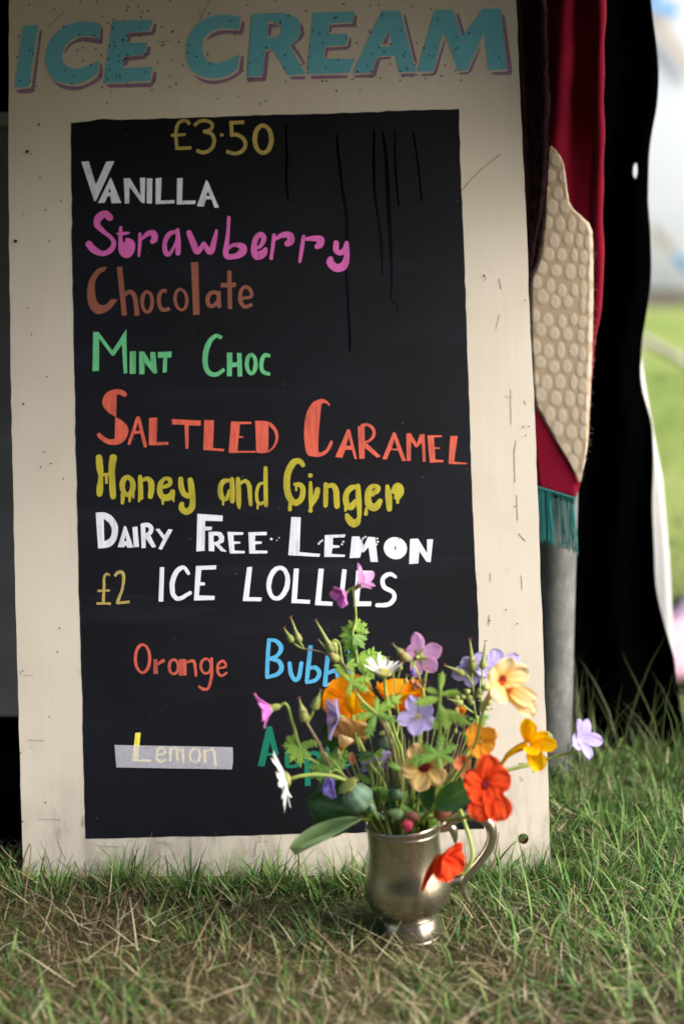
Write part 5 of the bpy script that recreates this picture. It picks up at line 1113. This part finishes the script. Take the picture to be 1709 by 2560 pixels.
pod(r, (1205, 1674, -.135), (1212, 1605, -.135), .0042, .4); branch(r, [(1205, 1674, -.135), (1203, 1715, -.135), (1200, 1780, -.136)])
for x, y in ((1200, 1725), (1212, 1716), (1208, 1757), (1220, 1752), (1214, 1765), (1196, 1735)): pod(r, (x - 2, y + 10, -.138), (x + 3, y - 8, -.138), .0040, .8, 'pod_green', False)
r = stem(ge, 'lilac cranesbill reaching furthest right on a long thin stem over the dark gap', 'flower', [(1440, 1850, -.17), (1428, 1879, -.17), (1400, 1888, -.17), (1371, 1896, -.172), (1323, 1912, -.175), (1250, 1931, -.175), (1190, 1960, -.17), (1120, 2010, -.165)], r=(0.0016, 0.0020))
flower5(r, (1444, 1846, -.17), V3(0.60, 0.36, 0.55), 'petal_lilac', px(56), px(38), 1.05, 0.2, spin=0.35, cup=0.25, p=1.25, q=.55)
branch(r, [(1323, 1912, -.175), (1335, 1870, -.175), (1352, 1842, -.175), (1370, 1836, -.175)]); pod(r, (1362, 1832, -.175), (1384, 1850, -.175), .0036, .85, 'leaf_pale', False); pod(r, (1366, 1862, -.177), (1378, 1875, -.177), .0032, .85, 'leaf_pale', False)
for x in (1322, 1328): palmate(r, (x, 1912, -.175), V3(0, .6, .7), V3(-.9 if x < 1325 else .2, .2 if x < 1325 else -.9, .1), px(26), 'pod_green', 1, 1, .2)
# nasturtiums
na = 'nasturtium_flower'
def nast(root, c, f, mat, L, Wd, spin, op=1.15, spur=None, drop=0.0, n=5, curl=0.25, mouth=True, lens=None):
    f = f.normalized(); fr = frame(f, spin); cc = W(*c)
    for i in range(n):
        k_ = lens[i] if lens else 1.0
        mb = MB(); petal(mb, cc, fr(2 * math.pi * i / n + rnd.gauss(0, .06)), f, L * k_ * (1 + rnd.gauss(0, .04)), Wd * (1 + rnd.gauss(0, .06)), op + rnd.gauss(0, .08), curl, 0.12, 0.03, 0.085, 1.65, 0.5, 0.16, 12, 12, rnd.uniform(0, 6), 0.012); mb.build('petal', mat, root)
    if spur:
        P = curve([cc + f * 0.001] + [W(*s_) for s_ in spur], 5); mb = MB(); n_ = len(P); mb.tube(P, [0.0042 * (1 - i / n_) ** 0.8 + 0.0006 for i in range(n_)], 9); mb.build('spur', mat, root)
    return cc, f
r = stem(na, 'large pale yellow nasturtium with a red throat at the upper right', 'flower', [(1226, 1740, -.235), (1205, 1780, -.23), (1196, 1830, -.22), (1170, 1900, -.20), (1110, 1990, -.18)], r=(0.0014, 0.0018))
cc, f_ = nast(r, (1250, 1700, -.24), V3(0.50, 0.10, 0.80), 'petal_pale_yellow', px(62), px(58), 1.0, 1.05, [(1232, 1730, -.236), (1212, 1755, -.232), (1200, 1778, -.23)], lens=(1, 1, 1.1, 1, 1))
mb = MB(); mb.lathe(cc + f_ * 0.003, f_, [(-.002, .0052), (-.001, .0058), (.0000, .0040), (-.0012, .0001)], 14); mb.build('throat', 'throat_red', r)
for mn, L_ in ((V3(.7, -.62, .2), 92), (V3(.95, -.35, .35), 78)):
    mb = MB(); petal(mb, W(1262, 1722, -.242), mn, V3(.1, .5, .85), px(L_), px(46), 1.4, 0.25, 0.25, .03, .06, 1.5, .5, .2, 12, 10, 1.0); mb.build('petal', 'petal_pale_yellow', r)
r = stem(na, 'cream peach nasturtium with dark red throat, low in the middle of the posy', 'flower', [(1060, 1925, -.21), (1055, 1960, -.20), (1045, 2000, -.18)], r=(0.0013, 0.0016))
cc, f_ = nast(r, (1060, 1915, -.215), V3(0.02, 0.10, 0.95), 'petal_cream', px(60), px(52), 0.15, 1.30, None)
mb = MB(); fr = frame(f_, 0.3)
for i in (0, 1, 2): mb.lathe(cc + f_ * 0.003 + fr(2.2 * i) * .0018, f_, [(0, .0030), (.0010, .0036), (.0018, .0014), (.0015, .0001)], 10)
mb.build('throat', 'throat_red', r)
r = stem(na, 'big vermilion nasturtium at the right beside the tankard handle', 'flower', [(1205, 1975, -.245), (1195, 2010, -.235), (1170, 2040, -.215), (1120, 2050, -.19)], r=(0.0014, 0.0018))
cc, f_ = nast(r, (1212, 1960, -.25), V3(0.12, 0.18, 0.95), 'petal_red', px(56), px(58), 1.05, 1.25, None, lens=(.9, .95, 1.15, 1.25, .95))
mb = MB(); mb.lathe(cc + f_ * 0.002, f_, [(-.002, .0050), (-.0008, .0054), (.0, .0030), (-.001, .0001)], 14); mb.build('throat', 'throat_red', r)
for mn, L_ in ((V3(.50, -.85, .25), 86), (V3(-.25, -.95, .25), 80)):
    mb = MB(); petal(mb, W(1215, 1968, -.25), mn, V3(0, .3, .95), px(L_), px(62), 1.4, 0.2, 0.2, .03, .06, 1.6, .5, .2, 12, 10, 2.0); mb.build('petal', 'petal_red', r)
r = stem(na, 'scarlet nasturtium hanging down in front of the tankard with a pointed spur', 'flower', [(1130, 2150, -.225), (1153, 2183, -.225), (1172, 2165, -.225), (1181, 2140, -.222), (1176, 2106, -.215), (1162, 2062, -.205), (1147, 2022, -.19), (1120, 2005, -.175)], r=(0.0020, 0.0022))
cc, f_ = nast(r, (1098, 2142, -.232), V3(0.55, -0.10, 0.45), 'petal_scarlet', px(62), px(58), 0.5, 0.62, [(1074, 2180, -.232), (1062, 2206, -.231), (1055, 2228, -.23)], curl=0.5)
mb = MB(); petal(mb, W(1092, 2140, -.24), V3(.3, -.8, .5), V3(.3, .3, .9), px(62), px(46), 1.3, 0.3, -.3, 0, .05, 1.5, .5); mb.build('petal', 'petal_scarlet', r)
r = stem(na, 'bright golden nasturtium with three raised petals at the far right', 'flower', [(1300, 1868, -.20), (1272, 1890, -.20), (1243, 1914, -.198), (1190, 1960, -.185), (1120, 2010, -.17)], r=(0.0013, 0.0017))
cY = W(1318, 1862, -.20)
for mn, up, L_, W_ in ((V3(.06, 1, .15), V3(-.3, .1, .9), 66, 40), (V3(-.05, .95, -.25), V3(.1, .2, .9), 58, 36), (V3(.9, .02, .3), V3(.1, .6, .8), 64, 38), (V3(.50, -.85, .25), V3(-.1, .3, .9), 64, 44), (V3(.3, -.2, .9), V3(0, .8, .4), 44, 50), (V3(.75, .35, -.2), V3(0, .4, .9), 52, 30)):
    mb = MB(); petal(mb, cY + mn * .002, mn, up, px(L_), px(W_), 1.45, rnd.uniform(-.1, .3), .35, .04, .06, 1.35, .42, .30, 12, 10, rnd.uniform(0, 6)); mb.build('petal', 'petal_yellow', r)
P = curve([cY, W(1296, 1870, -.2), W(1272, 1885, -.2), W(1258, 1903, -.2), W(1253, 1916, -.2)], 5); mb = MB(); mb.tube(P, [.0042 * (1 - i / len(P)) + .0006 for i in range(len(P))], 9); mb.build('spur', 'petal_yellow', r)
r = stem(na, 'frilled peach nasturtium seen from behind on the left of the posy', 'flower', [(862, 1858, -.165), (852, 1885, -.166), (846, 1905, -.166), (862, 1950, -.165), (905, 1995, -.16)], r=(0.0016, 0.0018))
cc, f_ = nast(r, (868, 1846, -.165), V3(0.12, 0.55, -0.70), 'petal_peach', px(56), px(50), 0.7, 1.05, None, curl=.3)
mb = MB(); mb.lathe(W(852, 1876, -.168), V3(.35, .85, -.2), [(0, .0012), (.004, .0030), (.009, .0062), (.014, .0088), (.0155, .006)], 14); mb.build('calyx', 'petal_pale_yellow', r)
mb = MB(); petal(mb, W(878, 1880, -.165), V3(.1, -1, .1), V3(0, .2, 1), px(34), px(15), 1.5, .2, .5, p=1.2); mb.build('wilted_petal', 'petal_coral', r)
# small warm flowers
r = stem('geum_flower', 'small orange geum with five rounded petals at the right of the posy', 'flower', [(1196, 1868, -.20), (1185, 1920, -.19), (1160, 1970, -.18), (1100, 2020, -.165)], r=(0.0010, 0.0014))
cc, f_ = flower5(r, (1200, 1852, -.205), V3(0.0, 0.10, 0.9), 'petal_geum', px(42), px(44), 1.25, .05, spin=.3, cup=.15, p=1.4, q=.5, ruf=.05); stamens(r, cc, f_, .003, 'stamen', 12)
r = stem('geum_flower', 'coral geum half hidden behind the vermilion nasturtium', 'flower', [(1158, 1915, -.17), (1150, 1960, -.168), (1110, 2015, -.16)], r=(0.0009, 0.0012))
flower5(r, (1158, 1905, -.172), V3(-0.2, 0.1, 0.9), 'petal_coral', px(28), px(26), 1.0, .1, spin=.2, cup=.3, p=1.4, q=.5); mb = MB(); petal(mb, W(1158, 1925, -.172), V3(0, -1, .1), V3(0, .2, 1), px(22), px(16), 1.4, .2, .4); mb.build('petal', 'petal_coral', r)
r = stem('geum_bud', 'tiny orange bud between the leaves on the right of the panel', 'flower', [(1155, 1788, -.16), (1158, 1830, -.16), (1130, 1920, -.16)], 'stem_brown', (0.0008, 0.0011))
flower5(r, (1151, 1782, -.16), V3(-.2, .5, .7), 'petal_geum', px(18), px(20), .7, 0, cup=.5, p=1.4, q=.5)
# poppy heads, berries, buds
def head(root, c, ax, rad, h, crown=True):
    c = W(*c); ax = ax.normalized(); mb = MB(); mb.lathe(c - ax * h / 2, ax, [(0, rad * .18), (h * .06, rad * .42), (h * .2, rad * .80), (h * .45, rad), (h * .72, rad * .86), (h * .92, rad * .45), (h, rad * .3)], 36, 9, 0.03); mb.build('capsule', 'poppy_head', root)
    if crown:
        mb = MB(); mb.lathe(c + ax * h / 2, ax, [(-.001, rad * .30), (.0010, rad * .42), (.0026, rad * .68), (.0034, rad * .66), (.0030, rad * .2), (.0034, .0001)], 27, 9, 0.12); mb.build('crown', 'pod_green', root)
ph_ = 'poppy_seed_head'
r = stem(ph_, 'large blue-green poppy seed head just above the tankard rim at the left', 'seed head', [(918, 2003, -.20), (935, 2030, -.19), (955, 2045, -.175)], 'poppy_head', (0.0024, 0.0024)); head(r, (893, 1994, -.205), V3(-.55, .80, .22), .0158, .029)
r = stem(ph_, 'small green poppy seed head under the centre leaf', 'seed head', [(968, 1875, -.155), (980, 1920, -.155), (990, 1990, -.158)], 'stem_green', (0.0014, 0.0018)); head(r, (963, 1857, -.155), V3(-.15, .95, .2), .0075, .017)
r = stem(ph_, 'small olive poppy seed head low in the middle of the posy', 'seed head', [(992, 1996, -.175), (990, 2020, -.172)], 'stem_green', (0.0014, 0.0016)); head(r, (990, 1984, -.176), V3(.1, .9, .3), .0068, .014, False)
def bud(label, base, tip, rad, mat, stem_pts):
    r = stem('flower_bud', label, 'bud', stem_pts, 'stem_green', (0.0012, 0.0014)); b, t = W(*base), W(*tip); ax = (t - b); h = ax.length; mb = MB(); mb.lathe(b, ax, [(0, rad * .3), (h * .12, rad * .8), (h * .4, rad), (h * .75, rad * .7), (h, rad * .12)], 14, 5, .05); mb.build('bud_body', mat, r); return r
bud('round deep pink bud hanging over the tankard rim', (1018, 2048, -.205), (1018, 2080, -.207), .0062, 'berry_pink', [(1016, 2050, -.205), (1008, 2036, -.20), (1000, 2040, -.185)])
bud('yellow-green bud lying on the tankard rim left of the pink one', (1008, 2040, -.20), (968, 2030, -.20), .0058, 'leaf_pale', [(1006, 2040, -.20), (1015, 2044, -.19)])
bud('long dusky red bud lying over the right side of the tankard rim', (1086, 2042, -.205), (1132, 2018, -.207), .0072, 'pod_red', [(1088, 2042, -.205), (1070, 2046, -.195), (1050, 2044, -.185)])
bud('dusty pink bud on the tankard rim beside the yellow-green one', (1046, 2046, -.204), (1010, 2034, -.204), .0048, 'pod_red', [(1045, 2046, -.204), (1052, 2046, -.19)])
bud('pale green bud under the large poppy seed head', (934, 2030, -.21), (922, 2006, -.212), .0040, 'poppy_head', [(934, 2030, -.21), (945, 2048, -.195)])
# leaves
roundleaf('leaf', 'large dark green leaf folding down at the left of the tankard', (900, 2036, -.165), V3(.10, .35, .9), V3(-.90, .40, .30), px(140), px(150), 'leaf_dark', .75, -.35, .04, 1.05, .55)
roundleaf('leaf', 'pale curled leaf pointing down left below the dark leaf', (905, 2048, -.185), V3(-.15, .75, .6), V3(-.9, -.42, .15), px(184), px(40), 'leaf_pale', .25, 1.5, .12, .85, .7)
roundleaf('leaf', 'round dark leaf behind the frilled peach nasturtium', (866, 1878, -.14), V3(-.1, .1, 1), V3(-.45, .85, 0), px(92), px(78), 'leaf_dark', .15, .15, 0, 1.0, .6)
roundleaf('leaf', 'broad dark green leaf left of the vermilion nasturtium', (1085, 2018, -.225), V3(.0, .25, .95), V3(.9, .55, .1), px(106), px(66), 'leaf_dark', .15, .2, 0, 1.0, .6)
roundleaf('leaf', 'narrow upright dark leaf under the cream peach nasturtium', (1068, 2022, -.215), V3(-.2, .1, .95), V3(-.02, 1, .05), px(82), px(38), 'leaf_dark', .1, .3, 0, .85, .75)
r = stem('leaf_sprig', 'large bright five-fingered leaf at the centre in front of the poppies', 'leaves', [(938, 1784, -.20), (950, 1800, -.198), (966, 1830, -.19), (985, 1890, -.175), (1000, 1965, -.165)], 'stem_brown', (0.0016, 0.0021))
for mn, s_ in ((V3(-1, -.10, .3), 54), (V3(1, -.28, .3), 56), (V3(-.38, -1, .4), 72), (V3(.75, .65, .1), 84), (V3(.1, .9, -.2), 44), (V3(-.7, .55, .1), 50)): palmate(r, (938, 1783, -.20), V3(0, .45, .9), mn, px(s_), 'leaf_bright' if mn.z > -.1 and mn.x < .95 else 'leaf_mid', 1, 1, .29, .35)
branch(r, [(938, 1783, -.20), (905, 1752, -.195), (885, 1725, -.19), (880, 1710, -.19)], r=(.0014, .0014))
for mn, s_ in ((V3(.6, .3, .3), 52), (V3(-.4, .6, .2), 30), (V3(.1, .9, .2), 34), (V3(-.2, -.9, .3), 36), (V3(.8, -.25, .3), 54)): palmate(r, (876, 1706, -.19), V3(0, .45, .9), mn, px(s_), 'leaf_bright', 1, 1, .34, .35)
r = stem('leaf_sprig', 'blurred bright leafy shoot right of the open lilac flower', 'leaves', [(1100, 1715, -.225), (1098, 1760, -.223), (1098, 1810, -.215), (1095, 1880, -.20), (1070, 1980, -.18)], r=(0.0018, 0.0022))
for c, mn, s_ in (((1101, 1722), V3(.1, 1, .1), 46), ((1101, 1735), V3(.95, .15, .2), 46), ((1100, 1735), V3(-.85, .45, .2), 42), ((1099, 1745), V3(-1, -.1, .3), 58), ((1100, 1775), V3(.95, -.35, .3), 78), ((1099, 1780), V3(-.3, -.9, .3), 44), ((1098, 1760), V3(.3, -1, .3), 60)): palmate(r, (*c, -.225), V3(0, .4, .9), mn, px(s_), 'leaf_bright', 1, 1, .33, .3)
r = stem('leaf_sprig', 'green toothed leaf spreading over the cream peach nasturtium', 'leaves', [(1093, 1888, -.225), (1098, 1920, -.21), (1085, 1990, -.18)], r=(0.0015, 0.0018))
for mn, s_ in ((V3(-.95, -.12, .25), 74), (V3(-.6, .6, .1), 52), (V3(.2, .95, 0), 56), (V3(.75, -.2, .2), 46), (V3(.75, .5, .1), 54), (V3(.2, -.9, .3), 40)): palmate(r, (1093, 1888, -.225), V3(0, .5, .85), mn, px(s_), 'leaf_mid', 1, 1, .31, .3)
r = stem('leaf_sprig', 'feathery green shoot beside the panel edge under the pale yellow nasturtium', 'leaves', [(1192, 1790, -.17), (1180, 1850, -.168), (1145, 1920, -.165), (1085, 2000, -.16)], r=(0.0018, 0.0020))
for i in range(14):
    t = i / 13; palmate(r, (1190 - 10 * t + 2, 1795 + 60 * t, -.17), V3(0, .4, .9), V3(rnd.choice((-1, 1)), rnd.uniform(0, .8), .2), px(rnd.uniform(20, 38)), 'leaf_mid', 1, 1, .22, .4)
# filler: thin stems and small leaves that close the middle of the posy
fl_l = ['thin bare reddish stem in the heart of the posy', 'thin bare green stem in the heart of the posy']
FILL = [((1008, 1835), (1014, 1900), 0), ((1052, 1835), (1054, 1890), 1), ((1085, 1830), (1072, 1900), 1), ((1140, 1870), (1100, 1960), 0), ((1170, 1880), (1120, 1970), 1), ((960, 1810), (985, 1900), 0), ((1018, 1940), (1018, 1990), 0), ((975, 1890), (985, 1960), 1), ((1130, 1840), (1095, 1950), 1), ((1116, 1800), (1100, 1900), 1), ((1030, 1760), (1034, 1880), 1), ((1070, 1770), (1066, 1880), 0), ((912, 1800), (940, 1920), 1), ((880, 1880), (915, 1980), 1), ((1125, 1780), (1108, 1900), 1), ((1150, 1830), (1115, 1950), 0), ((946, 1850), (972, 1950), 1), ((1022, 1850), (1020, 1940), 1), ((1100, 1900), (1080, 1990), 0), ((855, 1900), (905, 2000), 0), ((1185, 1800), (1130, 1930), 1), ((970, 1800), (990, 1900), 1)]
for a, b, q in FILL: stem('bare_stem', fl_l[q], 'stem', [(*a, -.15), (*b, -.155)], ('stem_brown', 'stem_green')[q], (0.0006, 0.0011), True, 'bare stems in the posy')
LF = []
for i in range(15):
    x = rnd.uniform(925, 1140); y = rnd.uniform(1880, 2040) if i > 4 else rnd.uniform(2000, 2045); Y = rnd.uniform(-.185, -.135)
    r = stem('leaf_sprig', 'small green leaf tuft packed low inside the posy', 'leaves', [(x, y, Y), (x * .8 + 200, min(2050, y + 40), Y)], r=(0.001, 0.0013), group='leaf tufts low in the posy')
    for q in range(4): palmate(r, (x, y, Y), V3(rnd.uniform(-.4, .4), .5, .8), V3(rnd.uniform(-1, 1), rnd.uniform(-.6, 1), .2), px(rnd.uniform(26, 50)), rnd.choice(('leaf_mid', 'leaf_mid', 'leaf_dark', 'leaf_bright')), 1, 1, .38, .4)

def spray(label, pts, ends):
    r = stem('bud_spray', label, 'bud spray', pts, 'stem_green', (0.0007, 0.0011))
    for (bx, by), (ex, ey) in ends:
        Y = pts[0][2]; branch(r, [(bx, by, Y), ((bx + ex) / 2 + 2, (by + ey) / 2, Y), (ex, ey, Y)], r=(0.0005, 0.0007)); pod(r, (ex, ey + 3, Y), (ex + (ex - bx) * .2, ey - 14, Y), .0022, .7, 'pod_green', True)
spray('fine bud spray between the daisy and the pink cranesbill', [(982, 1672, -.15), (985, 1700, -.15), (992, 1760, -.152), (1005, 1860, -.155)], [((983, 1700), (972, 1660)), ((986, 1715), (1000, 1672)), ((990, 1745), (1012, 1705))])
spray('fine bud spray right of the open lilac flower', [(1128, 1790, -.165), (1120, 1830, -.165), (1105, 1900, -.163)], [((1124, 1812), (1140, 1780)), ((1118, 1838), (1098, 1800)), ((1112, 1866), (1136, 1830))])
spray('fine bud spray low at the left above the dark leaf', [(832, 1900, -.175), (850, 1925, -.175), (884, 1975, -.17)], [((838, 1908), (815, 1890)), ((848, 1922), (846, 1885)), ((862, 1945), (838, 1948))])
